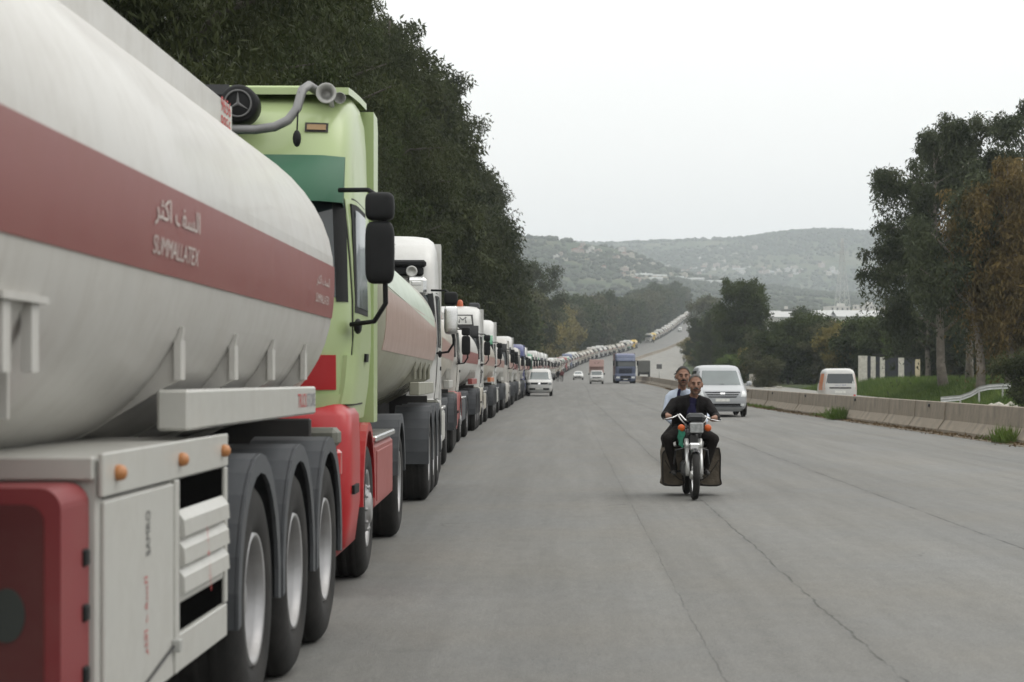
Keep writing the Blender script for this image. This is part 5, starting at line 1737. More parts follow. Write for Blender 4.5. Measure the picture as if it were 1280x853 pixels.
# --- rider
def build_rider():
    r = empty('person', (BX, BY, BZ), BR, 'man in a black jacket and navy shirt riding the motorcycle in front', 'person', 'people on the motorcycle')
    caps, balls = [], []
    J, N, S, T_, H = 0, 1, 2, 3, 4      # jacket navy skin trousers shoe
    hc = (.075, .76, 1.425)
    c_, b_ = head_parts(hc, S); caps += c_; balls += b_
    caps.append(((.06, .84, 1.27), (.072, .79, 1.36), .056, .052, S))
    # torso
    caps += [((-.085, 1.02, .86), (-.10, .92, 1.16), .125, .125, J), ((.085, 1.02, .86), (.135, .92, 1.16), .125, .125, J), ((0, 1.0, .88), (.02, .90, 1.16), .12, .13, J)]
    caps += [((-.15, .90, 1.195), (.05, .86, 1.25), .07, .065, J), ((.20, .90, 1.195), (.06, .86, 1.25), .07, .065, J)]
    # navy shirt front and collar
    balls.append(((.03, .775, 1.03), (.066, .05, .16), N))
    balls.append(((.045, .80, 1.20), (.052, .045, .06), N))
    for sg, sh, el, wr, gr in ((-1, (-.185, .90, 1.185), (-.315, .72, 1.03), (-.305, .50, 1.045), (-.295, .43, 1.012)), (1, (.225, .90, 1.185), (.335, .72, 1.015), (.305, .50, 1.015), (.285, .43, .985))):
        caps += [(sh, el, .072, .056, J), (el, tuple(Vector(el).lerp(Vector(wr), .78)), .056, .042, J), (tuple(Vector(el).lerp(Vector(wr), .7)), wr, .028, .025, S)]
        hand(caps, wr, gr, sg, S)
    for sg in (-1, 1):
        hip, kn, an = (sg * .10, 1.0, .83), (sg * .295, .62, .73), (sg * .20, .72, .36)
        caps += [(hip, kn, .10, .072, T_), (kn, an, .068, .045, T_), (an, (sg * .20, .72, .33), .04, .04, H), ((sg * .20, .76, .31), (sg * .21, .56, .30), .036, .030, H)]
    me = make_body('body', caps, balls, [JACKET, NAVY, SKIN, TROUS, SHOE])
    place(me, 'body', r)
    head_details(r, hc, HAIRG, True, True)
    # jacket lapels
    for sg in (-1, 1):
        P = [[(.045 + sg * (.030 + .02 * v + .045 * u * (1 - .3 * v)), .772 + .02 * u - .012 * math.sin(v * 3) + .05 * max(0, v - .7), 1.0 + .235 * v) for u in (0, .5, 1)] for v in np.linspace(0, 1, 7)]
        MB().sheet(P, (0, -.010, 0), back=.012).build('lapel', JACKET, r)
    return r
rider = build_rider()

# --- passenger
def build_passenger():
    r = empty('person', (BX, BY, BZ), BR, 'man in a pale blue shirt on the rear seat looking past the rider', 'person', 'people on the motorcycle')
    caps, balls = [], []
    P_, D, S, T_, H = 0, 1, 2, 3, 4
    hc = (-.035, 1.38, 1.53)
    c_, b_ = head_parts(hc, S); caps += c_; balls += b_
    caps.append(((-.045, 1.45, 1.37), (-.037, 1.40, 1.47), .056, .052, S))
    caps += [((-.08, 1.50, .92), (-.14, 1.48, 1.24), .12, .115, P_), ((.08, 1.50, .92), (.06, 1.48, 1.24), .12, .115, P_)]
    caps += [((-.185, 1.47, 1.265), (-.06, 1.46, 1.33), .064, .06, P_), ((.12, 1.47, 1.265), (-.04, 1.46, 1.33), .066, .06, P_)]
    # dark collar strap
    caps += [((-.085, 1.385, 1.345), (-.10, 1.36, 1.22), .022, .020, D)]
    for sg, sh, el, wr, gr in ((-1, (-.205, 1.47, 1.25), (-.265, 1.38, 1.02), (-.17, 1.16, .92), (-.13, 1.11, .885)), (1, (.14, 1.47, 1.25), (.26, 1.36, 1.02), (.22, 1.14, .92), (.18, 1.09, .885))):
        caps += [(sh, el, .062, .05, P_), (el, tuple(Vector(el).lerp(Vector(wr), .8)), .05, .04, P_), (tuple(Vector(el).lerp(Vector(wr), .7)), wr, .027, .025, S)]
        hand(caps, wr, gr, sg, S)
    for sg in (-1, 1):
        caps += [((sg * .10, 1.48, .87), (sg * .28, 1.10, .73), .095, .070, T_), ((sg * .28, 1.10, .73), (sg * .24, 1.22, .40), .066, .045, T_), ((sg * .24, 1.26, .36), (sg * .25, 1.06, .345), .036, .03, H)]
    me = make_body('body', caps, balls, [SHIRT, NAVY, SKIN, TROUS, SHOE])
    place(me, 'body', r)
    head_details(r, hc, HAIRK, True, True)
    return r
passenger = build_passenger()

# --- motorcycle
def build_bike():
    r = empty('motorcycle', (BX, BY, BZ), BR, 'small motorcycle with orange indicators carrying two men', 'motorcycle')
    ALU = pm('fork_alloy', (.50, .50, .49), rough=.35, metal=.7, var=.15)
    BKP = pm('bike_black', (.012, .012, .013), rough=.35, var=.2, coat=.3)
    TYR = (MB().lathe([(.235, -.02), (.25, -.035), (.28, -.043), (.300, -.030), (.307, 0), (.300, .030), (.28, .043), (.25, .035), (.235, .02)], n=40),
           MB().lathe([(.235, -.022), (.245, -.026), (.222, -.012), (.222, .012), (.245, .026), (.235, .022)], n=36))
    for yy in (0, 1.27):
        t = TYR[0].mesh('wheel', RUB)
        w_ = place(t, 'wheel', r, (0, yy, .307))
        TYR[1].build('rim', CHROME, w_)
        mb = MB().lathe([(0, -.06), (.045, -.06), (.06, -.03), (.06, .03), (.045, .06), (0, .06)], n=18)
        mb.build('hub', ALU, w_)
        for k in range(18):
            a, b = 2 * math.pi * k / 18, 2 * math.pi * (k + (.8 if k % 2 else -.8)) / 18
            sx = .03 * (1 if k % 4 < 2 else -1)
            MB().tube([(sx, .05 * math.cos(b), .05 * math.sin(b)), (0, .224 * math.cos(a), .224 * math.sin(a))], .0022, 4).build('spoke', CHROME, w_)
    f0, f1 = Vector((0, 0, .307)), Vector((0, .31, .93))
    for sg in (-1, 1):
        a, b = f0 + Vector((sg * .085, 0, 0)), f1 + Vector((sg * .085, 0, 0))
        MB().tube([a, a.lerp(b, .52)], .026, 10).build('fork_slider', ALU, r)
        MB().tube([a.lerp(b, .52), a.lerp(b, .70)], [.030, .028], 10).build('fork_gaiter', ALU, r)
        MB().tube([a.lerp(b, .70), b], .018, 10).build('fork_tube', BKP, r)
    # front mudguard
    P = []
    for k in range(13):
        a = rad(62 + 92 * k / 12)
        P.append([(x_, .335 * -math.cos(a) * 1.0, .307 + .335 * math.sin(a) - .03 * (abs(x_) / .055) ** 2) for x_ in np.linspace(-.055, .055, 7)])
    MB().sheet(P, (0, 0, .004), back=.003).build('front_mudguard', BKP, r)
    MB().box((0, .045, .655), (.135, .05, .095), bev=.02).build('mudguard_bracket', CHROME, r)
    # headlight nacelle
    MB().box((.035, .17, .885), (.19, .10, .15), bev=.03).build('headlight_shell', BKP, r)
    MB().box((.035, .118, .885), (.168, .02, .125), bev=.012).build('headlight', pm('bike_lamp', (.26, .27, .27), rough=.2, var=.3, scale=30), r)
    MB().box((.035, .27, 1.01), (.23, .12, .11), bev=.035, rot=Euler((-.5, 0, 0))).build('instrument_cowl', pm('cowl_grey', (.03, .033, .036), rough=.35), r)
    for sg in (-1, 1):
        s_ = MB().tube([(sg * .08 + .03, .22, .885), (sg * .15 + .03, .20, .885)], .012, 6).build('indicator_stalk', BKP, r)
        MB().lathe([(0, -.03), (.032, -.026), (.045, -.008), (.045, .012), (.03, .035), (0, .04)], o=(sg * .165 + .015, .18, .885), axis=(0, 1, 0), n=18).build('indicator', AMBER, r)
    # handlebar
    MB().tube([(-.36, .46, 1.00), (-.22, .43, 1.015), (-.15, .38, 1.05), (-.09, .33, .98), (0, .32, .95), (.10, .33, .97), (.15, .38, 1.03), (.22, .43, .995), (.35, .46, .97)], .013, 8).build('handlebar', CHROME, r)
    for sg, zz in ((-1, 1.006), (1, .98)):
        MB().tube([(sg * .24, .432, zz + .005), (sg * .365, .462, zz - .006)], .018, 10).build('grip', BLACK, r)
        MB().tube([(sg * .20, .40, zz + .01), (sg * .27, .35, zz), (sg * .37, .37, zz - .02)], .007, 6).build('brake_lever', CHROME, r)
        MB().tube([(sg * .16, .36, zz + .03), (sg * .19, .30, zz + .045), (sg * .15, .26, zz - .02), (sg * .09, .25, .92)], .008, 6).build('control_cable', ALU, r)
    # frame, tank, engine, seat
    MB().tube([(0, .34, .90), (0, .55, .70), (0, .95, .66), (0, 1.5, .70)], .022, 8).build('frame', BKP, r)
    MB().tube([(0, .36, .84), (0, .50, .36), (0, .90, .27)], .020, 8).build('down_tube', BKP, r)
    for sg in (-1, 1):
        MB().tube([(sg * .09, .95, .38), (sg * .10, 1.27, .307)], .018, 8).build('swingarm', BKP, r)
        MB().tube([(sg * .11, 1.27, .33), (sg * .12, 1.18, .66)], .026, 8).build('shock_absorber', CHROME, r)
        MB().tube([(sg * .05, .80, .33), (sg * .26, .80, .30)], .014, 6).build('footpeg', BLACK, r)
    Shell([(.66, .06, .44, .98, 3), (.72, .13, .41, 1.0, 3), (.82, .14, .40, .99, 3), (.89, .09, .46, .94, 3), (.90, .04, .55, .85, 3)]).mesh(MB(), na=28).build('fuel_tank', BKP, r)
    mb = MB().box((0, .72, .36), (.24, .34, .20), bev=.04).lathe([(.07, 0), (.075, .02), (.06, .03), (.075, .05), (.06, .06), (.075, .08), (.06, .09), (.075, .11), (.06, .14)], o=(0, .62, .46), axis=(0, -.25, 1), n=16)
    mb.build('engine', pm('engine_dark', (.10, .10, .10), rough=.5, metal=.5, var=.3), r)
    MB().tube([(.06, .56, .50), (.09, .45, .36), (.14, .62, .24), (.15, 1.0, .27), (.16, 1.55, .34)], [.018, .018, .02, .035, .035], 10).build('exhaust_pipe', CHROME, r)
    Shell([(.72, .11, .96, 1.78, 4), (.76, .14, .94, 1.82, 4), (.81, .135, .96, 1.80, 4), (.825, .10, 1.0, 1.75, 3)]).mesh(MB(), na=28).build('seat', BKP, r)
    P = []
    for k in range(11):
        a = rad(-10 + 130 * k / 10)
        P.append([(x_, 1.27 + .34 * math.sin(a) * 1.0, .307 + .34 * math.cos(a) - .03 * (abs(x_) / .07) ** 2) for x_ in np.linspace(-.07, .07, 7)])
    MB().sheet(P, (0, 0, .004), back=.003).build('rear_mudguard', BKP, r)
    MB().box((0, .30, .735), (.13, .10, .17), bev=.03).build('lower_yoke_cover', BKP, r)
    # legs shield / crash bar in front of the engine
    MB().tube([(-.22, .50, .42), (-.20, .46, .60), (0, .44, .64), (.20, .46, .60), (.22, .50, .42)], .013, 8).build('crash_bar', BKP, r)
    return r
bike = build_bike()

# --- cloth bags slung over the rear wheel, a green rag
BAGM = pm('bag_brown_canvas', (.085, .070, .052), rough=.95, var=.35, scale=9, bump=.7, bscale=26)
BAGR = pm('bag_rim', (.020, .017, .015), rough=.9, var=.3)
def bag(sg, x0, x1, z0, z1, label):
    r = empty('pannier_bag', (BX + (x0 + x1) / 2, BY + 1.2, BZ), BR, label, 'bag', 'bags on the motorcycle')
    w = (x1 - x0) / 2
    P = []
    N = 36
    for t in np.linspace(-1, 1, 9):
        pu = (1 - abs(t) ** 4) ** .35 if abs(t) < 1 else .02
        rowp = []
        for k in range(N):
            a = 2 * math.pi * k / N
            c_, s_ = math.cos(a), math.sin(a)
            zc = (z0 + z1) / 2; hz = (z1 - z0) / 2
            sag = .018 * math.sin(3 * a + t * 2) + .01 * math.sin(7 * a)
            xx = (w * (1 + .05 * s_ * -1) + sag * .6) * math.copysign(abs(c_) ** .32, c_) * (.90 + .10 * pu)
            zz = zc + (hz + sag * .4) * math.copysign(abs(s_) ** .30, s_) * (.94 + .06 * pu)
            rowp.append((xx, t * .27, zz))
        P.append(rowp)
    mb = MB().grid(P, 0, True, True)
    mb.add(P[0], [tuple(range(N))[::-1]], 0, True); mb.add(P[-1], [tuple(range(N))], 0, True)
    mb.build('bag', BAGM, r)
    rim = [Vector(p) + Vector((0, -.004, 0)) for p in P[0]] + [Vector(P[0][0]) + Vector((0, -.004, 0))]
    MB().tube(rim, .010, 6, caps=False).build('piping', BAGR, r)
    # fold seam across the front
    xs = np.linspace(-w * .8 * sg, w * .75 * sg, 7)
    MB().tube([(x_, -.274 - .006 * math.sin(i), z0 + .08 + .26 * (i / 6) ** 1.6) for i, x_ in enumerate(xs)], .007, 6).build('seam', BAGR, r)
    MB().box((-sg * w * .55, 0, z1 + .03), (.05, .10, .22), bev=.01).build('strap', BAGR, r)
    return r
bag(-1, -.36, -.075, .115, .635, 'brown canvas pannier bag on the rider\'s throttle side, plain square shape')
bag(1, .09, .41, .115, .615, 'brown canvas pannier bag with dark rounded piping, on the clutch side')
GRC = pm('green_rag', (.03, .19, .12), rough=.85, var=.25, scale=25)
P = [[(BX - .155 + .045 * u + .012 * math.sin(v * 9), BY + .165 + .02 * math.sin(u * 5 + v * 7), BZ + .855 - .20 * v - .02 * u) for u in (-1, -.5, 0, .5, 1)] for v in np.linspace(0, 1, 8)]
P = [[((p[0] - (BX - .155)) * (1 - .45 * i / 7) + BX - .155 - .01 * i / 7, p[1], p[2]) for p in r_] for i, r_ in enumerate(P)]
tag(MB().sheet(P, (0, -.006, 0), back=.008).build('green_rag', GRC), 'green rag tied below the motorcycle indicator', 'cloth')

# --- people standing far off
def stander(x, y, label, mats, rz=0.0, lean=0.0):
    r = empty('person', (x, y, prof(y) + .005), (0, 0, rz), label, 'person')
    caps, balls = [], []
    hc = (0, -.02, 1.62)
    c_, b_ = head_parts(hc, 2); caps += c_; balls += b_
    caps += [((0, .02, 1.46), (0, 0, 1.55), .055, .052, 2), ((-.08, .02, .98), (-.09, .01, 1.34), .115, .115, 0), ((.08, .02, .98), (.09, .01, 1.34), .115, .115, 0),
             ((-.17, .02, 1.40), (.17, .02, 1.40), .065, .065, 0)]
    for sg in (-1, 1):
        caps += [((sg * .20, .02, 1.39), (sg * .26, .03, 1.12), .058, .046, 0), ((sg * .26, .03, 1.12), (sg * .26, -.05, .90), .044, .034, 0), ((sg * .26, -.05, .88), (sg * .255, -.07, .76), .034, .026, 2)]
        caps += [((sg * .095, .02, .93), (sg * .11, -.01 - lean * sg, .50), .095, .065, 3), ((sg * .11, -.01 - lean * sg, .50), (sg * .12, .03, .10), .06, .042, 3), ((sg * .12, .05, .05), (sg * .13, -.12, .045), .04, .034, 4)]
    place(make_body('body', caps, balls, mats, voxel=.016, smooth=3), 'body', r)
    head_details(r, hc, HAIRK, False, False)
    return r
stander(-.30 - .55, 282, 'man in dark clothes walking beside the far queue', [JACKET, NAVY, SKIN, TROUS, SHOE], .3, .12)
stander(-.30 + .0, 281, 'man in a maroon top walking beside the far queue', [pm('maroon_top', (.12, .03, .03), rough=.9), NAVY, SKIN, TROUS, SHOE], -.3, -.1)
stander(row(800) + 1.6, 798, 'person standing at the gap in the far queue', [TROUS, NAVY, SKIN, TROUS, SHOE])
# riders on the opposite carriageway
def far_bike(x, y, l1, l2):
    a = far_copy(bike, x, y, l1, turn=True)
    b = far_copy(rider, x, y, l2, turn=True); b.pop('group', None)
far_bike((846 - 705) / 2490 * 262, 262, 'motorcycle going away just beyond the barrier', 'rider in black on the motorcycle just beyond the barrier')
far_bike((855 - 705) / 2490 * 560, 560, 'motorcycle going away far up the opposite carriageway', 'rider on the motorcycle far up the opposite carriageway')
# ------------------------------------------------------------------ beyond the barrier
def px2x(px, y): return (px - 705.0) / 2490.0 * y
RE1 = tree_meshes(71, H=17.0, crown_r=5.6, crown_base=.22, n_limb=22, per=250, L=.28, W=.085, droop=1.5, leaf=LEAF_M, bark=BARK_P, trunk_r=.30, clump_r=.72, hang=.9, sub=4, tips=2, shape='open', lean=.03)
RE2 = tree_meshes(72, H=14.5, crown_r=3.1, crown_base=.25, n_limb=22, per=170, L=.30, W=.085, droop=1.8, leaf=LEAF_B, bark=BARK_P, trunk_r=.30, clump_r=.8, hang=1.1, sub=4, tips=3, shape='open', lean=.04)
RE3 = tree_meshes(73, H=19, crown_r=5.4, crown_base=.3, n_limb=17, per=190, L=.28, W=.085, droop=1.3, leaf=LEAF_M, bark=BARK_P, trunk_r=.28, clump_r=.8, hang=.5, sub=3, tips=3, shape='open', lean=.03)
put_tree('eucalyptus_tree', RE1, px2x(1180, 132), 132, 'broad grey green eucalyptus on the bank beside the striped wall', s=1.08, rz=.4)
put_tree('eucalyptus_tree', RE1, px2x(1160, 188), 188, 'drooping dark eucalyptus at the end of the striped wall', s=.92, rz=2.4)
put_tree('eucalyptus_tree', RE3, px2x(1212, 138), 138, 'tallest eucalyptus behind the pale leaning trunk', s=.98, rz=1.2)
put_tree('eucalyptus_tree', RE2, px2x(1262, 116), 116, 'russet leaved eucalyptus with hanging dry foliage', s=.98, rz=.9)
put_tree('eucalyptus_tree', RE3, px2x(1290, 128), 128, 'thin topped eucalyptus behind the russet one', s=1.06, rz=4.0)
# bare leaning pale trunk with limbs, in front of the dark crowns
def pale_trunk():
    x, y = px2x(1226, 116), 116.0
    z = ground(x, y)
    o = empty('leaning_tree', (x, y, z - .1), (0, 0, 0), 'pale barked eucalyptus leaning towards the striped wall', 'tree')
    mb = MB()
    mb.tube([(0, 0, 0), (.02, 0, 2.0), (-.20, .05, 4.2), (-.65, .1, 6.2), (-.9, .0, 7.8), (-1.0, -.1, 9.2), (-.9, 0, 10.4)], [.30, .24, .20, .16, .12, .07, .03], 10)
    mb.tube([(-.35, .05, 5.2), (-1.5, -.2, 6.3), (-2.6, -.3, 6.9), (-3.6, -.4, 7.6)], [.12, .09, .06, .03], 7)
    mb.tube([(-1.1, 0, 8.3), (-.5, -.3, 9.3), (.5, -.4, 10.6)], [.10, .07, .03], 7)
    mb.tube([(-1.0, 0, 7.8), (-2.0, .2, 8.8), (-3.2, .3, 10.1)], [.10, .07, .03], 7)
    mb.build('trunk', BARK_P, o)
    g_ = np.random.default_rng(5)
    c = np.array([(-.9, -.6, 7.6), (-.4, -.6, 8.6), (-1.2, -.6, 9.6), (-.7, -.5, 10.4), (-1.6, -.7, 6.6), (.2, -.5, 9.6), (-2.4, -.6, 7.0), (-3.6, -.2, 7.4), (-3.0, 0, 6.6), (-3.2, .3, 10.0), (-2.6, .3, 9.4), (.5, -.4, 10.8), (.1, 0, 11.3), (-1.0, 0, 12.5), (-1.4, .2, 11.6), (-.6, .2, 13.0), (-3.9, .1, 9.4), (-2.2, -.2, 8.2)])
    NC = len(c) * 3
    c = np.repeat(c, 3, 0) + g_.normal(0, .5, (NC, 3))
    me = leaves_mesh('crown', c, np.full(NC, .75), 200, .28, .085, 1.6, LEAF_M, 77, hang=.6)
    place(me, 'crown', o)
pale_trunk()
for (px, y, s, l) in ((1286, 94, .65, 'dark shrub on the grassy bank under the russet tree'),):
    put_tree('bank_shrub', BUSHF[0], px2x(px, y), y, l, 'bush', s=s)

# hedge trees behind the far carriageway
HEDGE = [tree_meshes(81 + k, H=6.6, crown_r=3.4, crown_base=.05, n_limb=16, per=80, L=.34, W=.13, droop=.4, leaf=[LEAF_O, LEAF_G, LEAF_L, LEAF_Y][k], bark=BARK_D, trunk_r=.12, clump_r=.85, sub=3, tips=3, shape='round') for k in range(4)]
hz = [(952, 250, .80, 1), (968, 240, .95, 0), (985, 232, 1.12, 1), (1003, 228, 1.15, 1), (1022, 226, 1.1, 1), (1040, 222, .98, 0), (1060, 218, 1.0, 3), (1078, 215, 1.05, 1), (1098, 212, 1.05, 1), (1118, 205, 1.0, 1),
      (1135, 200, .95, 2), (1155, 196, 1.0, 1), (1180, 190, 1.0, 1), (1205, 186, 1.0, 0), (1235, 180, 1.1, 1), (1262, 176, 1.0, 1), (1290, 170, 1.1, 1), (945, 262, .75, 3), (1012, 262, 1.2, 3), (1090, 250, 1.25, 2), (1050, 256, 1.2, 2)]
for px, y, s, v in hz:
    put_tree('hedge_tree', HEDGE[v], px2x(px, y), y, ['olive coloured hedge tree beyond the opposite carriageway', 'dense green hedge tree beyond the opposite carriageway', 'fresh light green hedge tree beyond the opposite carriageway', 'yellow brown hedge tree beyond the opposite carriageway'][v],
             group='hedge beyond the opposite carriageway', s=s)
for px, y, s, l in ((955, 200, .5, 'small grey green bush at the verge beside the pale concrete panel'), (912, 262, .62, 'yellow green bush behind the passenger van roof'), (925, 268, .55, 'second yellow green bush behind the passenger van roof')):
    put_tree('verge_bush', HEDGE[0 if px > 950 else 2], px2x(px, y), y, l, 'bush', s=s)
MIDT = tree_meshes(91, H=14.5, crown_r=3.6, crown_base=.12, n_limb=24, per=120, L=.36, W=.13, droop=.6, leaf=LEAF_G, bark=BARK_D, trunk_r=.28, clump_r=1.0, sub=4, tips=3, shape='round')
put_tree('roadside_tree', MIDT, px2x(932, 275), 275, 'tall dense dark tree standing above the passenger van', s=1.04)
put_tree('roadside_tree', MIDT, px2x(911, 300), 300, 'lower bushy tree beside the tall dense dark tree', s=.74, rz=2.0)
put_tree('roadside_tree', EUCF[0], px2x(888, 345), 345, 'slim tree where the opposite carriageway disappears', s=.64)
put_tree('roadside_tree', EUCF[1], px2x(873, 420), 420, 'thin see-through tree at the edge of the opposite carriageway', s=.62)
put_tree('roadside_tree', WOOD[0], px2x(898, 380), 380, 'round green tree behind the slim roadside tree', s=.85)
put_tree('roadside_tree', WOOD[2], px2x(890, 520), 520, 'dark tree at the bend of the climbing road', s=.95)
put_tree('roadside_tree', WOOD[1], px2x(884, 640), 640, 'olive coloured tree above the bend of the climbing road', s=1.1)
put_tree('roadside_tree', WOOD[3], px2x(886, 760), 760, 'green tree beside the upper stretch of the road', s=1.15)
for k, y in enumerate(range(285, 760, 22)):
    x = bar(y) + 16.8 + rnd.uniform(0, 3)
    put_tree('verge_tree', HEDGE[(0, 1, 1, 3)[k % 4]], x, y, 'bushy tree on the outer verge of the opposite carriageway', group='trees on the outer verge', s=rnd.uniform(.7, 1.0))
k = 0
for px, y in ((905, 900), (885, 930), (925, 820), (950, 760), (978, 700), (1010, 640), (1040, 600), (1070, 560), (1105, 520), (940, 560), (965, 480), (1000, 430), (900, 700), (915, 640), (1130, 640), (1160, 580), (1085, 700), (1030, 760), (990, 800), (893, 1050), (905, 1120), (880, 1180), (921, 1000)):
    put_tree('valley_tree', WOOD[k % 4], px2x(px, y), y, 'green tree in the fields behind the roadside hedge', group='trees of the valley fields', s=rnd.uniform(.55, .8))
    k += 1

# grass on the bank, weeds along the barrier, dry leaf litter (uncountable)
def grass_mesh(name, pts, L, W, mat, seed, per=1, spread=.05):
    return leaves_mesh(name, pts, np.full(len(pts), spread), per, L, W, -2.2, mat, seed, squash=.05)
GRASSM = leafmat('grass_blades', (.045, .085, .018), (.13, .18, .045), .3)
g_ = np.random.default_rng(3)
n = 30000
yy = g_.uniform(48, 190, n); cr = 12.4 + g_.exponential(7.0, n)
pp = np.stack([bar_v(yy) + cr, yy, np.zeros(n)], 1); pp[:, 2] = ground_v(pp[:, 0], pp[:, 1])
den = fbm(pp[:, 0], pp[:, 1], 5.0, 4)
pp = pp[den > -.8]
tag(place(grass_mesh('bank_grass', pp, .48, .05, GRASSM, 5, 4, .35), 'bank_grass'), 'long green grass on the bank beyond the barrier', 'grass', kind='stuff')
n = 2600
yy = g_.uniform(30, 200, n); side_ = g_.uniform(0, 1, n) ** 2 * .34
den = fbm(yy, yy * 0, 6.0, 9)
keep = (den > .35)
pp = np.stack([bar_v(yy) - .34 - side_, yy, prof_v(yy) + .02], 1)[keep]
tag(place(grass_mesh('barrier_weeds', pp, .13, .018, GRASSM, 6, 3, .06), 'barrier_weeds'), 'thin weeds growing along the foot of the barrier', 'weeds', kind='stuff')
def tuft(x, y, w, h, label, n=900):
    q = np.stack([x + g_.normal(0, w * .22, n), y + g_.normal(0, w * .5, n), np.full(n, prof(y) + .015)], 1)
    tag(place(grass_mesh('grass_tuft', q, h, .022, GRASSM, int(y * 7), 1, .02), 'grass_tuft'), label, 'grass tuft')
tuft(bar(69) - .52, 69, .75, .33, 'bright green grass tuft at the foot of the barrier')
tuft(bar(46.3) - .5, 45.6, .5, .30, 'grass tuft at the barrier foot opposite the guard rail', 500)
LIT = leafmat('leaf_litter', (.05, .036, .02), (.17, .12, .07), .1)
n = 9000
yy = g_.uniform(28, 190, n)
pp = np.stack([bar_v(yy) - .36 - np.abs(g_.normal(0, .16, n)), yy, prof_v(yy) + .022], 1)
tag(place(leaves_mesh('leaf_litter', pp, np.full(n, .03), 1, .07, .04, 0, LIT, 8, squash=.1), 'leaf_litter'), 'dry brown leaf litter along the barrier foot', 'litter', kind='stuff')

# striped wall
STW = pm('striped_wall_white', (.62, .60, .53), rough=.8, var=.2, dirt=(.2, .18, .14), dirt_amt=.5)
STK = pm('striped_wall_black', (.022, .025, .032), rough=.7, var=.3)
STY = pm('striped_wall_cream', (.52, .45, .30), rough=.8, var=.2)
wy = 172.0
sw = empty('striped_wall', (px2x(1073, wy), wy, ground(px2x(1110, wy), wy) + .25), (0, 0, -.25), 'low wall painted in black and white upright stripes under the eucalyptus', 'wall')
u0 = 0.0
sc_ = wy / 2490 / math.cos(.25)
for a, b, m, dh in ((1073, 1084, STW, 0), (1084, 1088, STK, 0), (1088, 1094, STW, -.08), (1094, 1099, STK, -.10), (1099, 1105, STW, -.15), (1105, 1121, STK, -.18), (1121, 1128, STW, -.2), (1128, 1141, STK, -.28), (1141, 1147, STY, -.35)):
    x0, x1 = (a - 1073) * sc_, (b - 1073) * sc_
    h = 2.15 + dh * .9
    MB().box(((x0 + x1) / 2, rnd.uniform(-.01, .01) + (.05 if m is STK else 0), h / 2 - .6), (x1 - x0 - .015, .18, h + 1.2), bev=.012).build('wall_stripe', m, sw)
MB().tube([(1.2, 0, 2.28), (2.5, 0, 2.14), (5.2, 0, 1.92)], .03, 6).build('top_wire', DARK, sw)
# concrete panel and toppled block on the verge
wy = 150.0
o = MB().box((0, 0, .75), (.72, .14, 1.5), bev=.02).build('concrete_panel', pm('panel_concrete', (.40, .38, .33), rough=.9, var=.2), None, (px2x(941, 205), 205, ground(px2x(941, 205), 205) + .2), (0, 0, .1))
tag(o, 'upright pale concrete panel on the verge beside the passenger van', 'panel')
o = MB().box((0, 0, .16), (1.9, .4, .34), bev=.05).box((.55, 0, .40), (.5, .35, .18), bev=.04).build('toppled_block', pm('panel_concrete', (.40, .38, .33)), None, (px2x(967, 190), 190, ground(px2x(967, 190), 190) + .15), (0, .05, .2))
tag(o, 'toppled whitish block lying in the verge grass', 'block')
# guard rail end
gx, gy = px2x(1192, 108), 108.0
gr = empty('guard_rail', (gx, gy, ground(gx, gy)), (0, 0, 0), 'pale metal guard rail end bending up out of the grass', 'guard rail')
zz0 = ground(gx, gy)
path = [(-.5, 1.0, .62), (.5, .6, .72), (1.0, .3, .92), (1.4, 0, 1.20), (1.9, -.2, 1.32), (2.6, -.4, 1.36), (3.0, -.5, 1.36)]
Wp = [(-.02, -.15), (.02, -.11), (.02, -.04), (-.02, 0), (.02, .04), (.02, .11), (-.02, .15)]
MB().grid([[(p[0], p[1] + a, p[2] + b) for a, b in Wp] for p in path], smooth=False).build('rail_beam', pm('rail_zinc', (.46, .47, .46), rough=.5, metal=.4, var=.2), gr)
for p in (path[1], path[3], path[5]):
    MB().box((p[0], p[1] + .05, (p[2] - .3) / 2 + .05), (.09, .09, p[2] + .3), bev=.01).build('rail_post', GALV, gr)
RK = pm('pale_rock', (.38, .36, .31), rough=.95, var=.3, bump=.6)
def rock_mesh(seed):
    r = random.Random(seed); mb = MB().ball((0, 0, 0), (1, .8, .6), 8, 6)
    mb.v = [(v[0] * r.uniform(.8, 1.15), v[1] * r.uniform(.8, 1.15), v[2] * r.uniform(.8, 1.15)) for v in mb.v]
    return mb.mesh('rock', RK)
rocks = [rock_mesh(k) for k in range(3)]
for k, px in enumerate((1228, 1234, 1241, 1249, 1256, 1264, 1271)):
    y = 100 + rnd.uniform(-3, 3); x = px2x(px, y)
    s = rnd.uniform(.22, .42)
    o = place(rocks[k % 3], 'rock', None, (x, y, ground(x, y) + .25), (rnd.uniform(0, 3), 0, rnd.uniform(0, 6)), (s, s, s))
    tag(o, 'pale rock in the grassy heap beside the guard rail', 'rock', 'pale rocks by the guard rail')

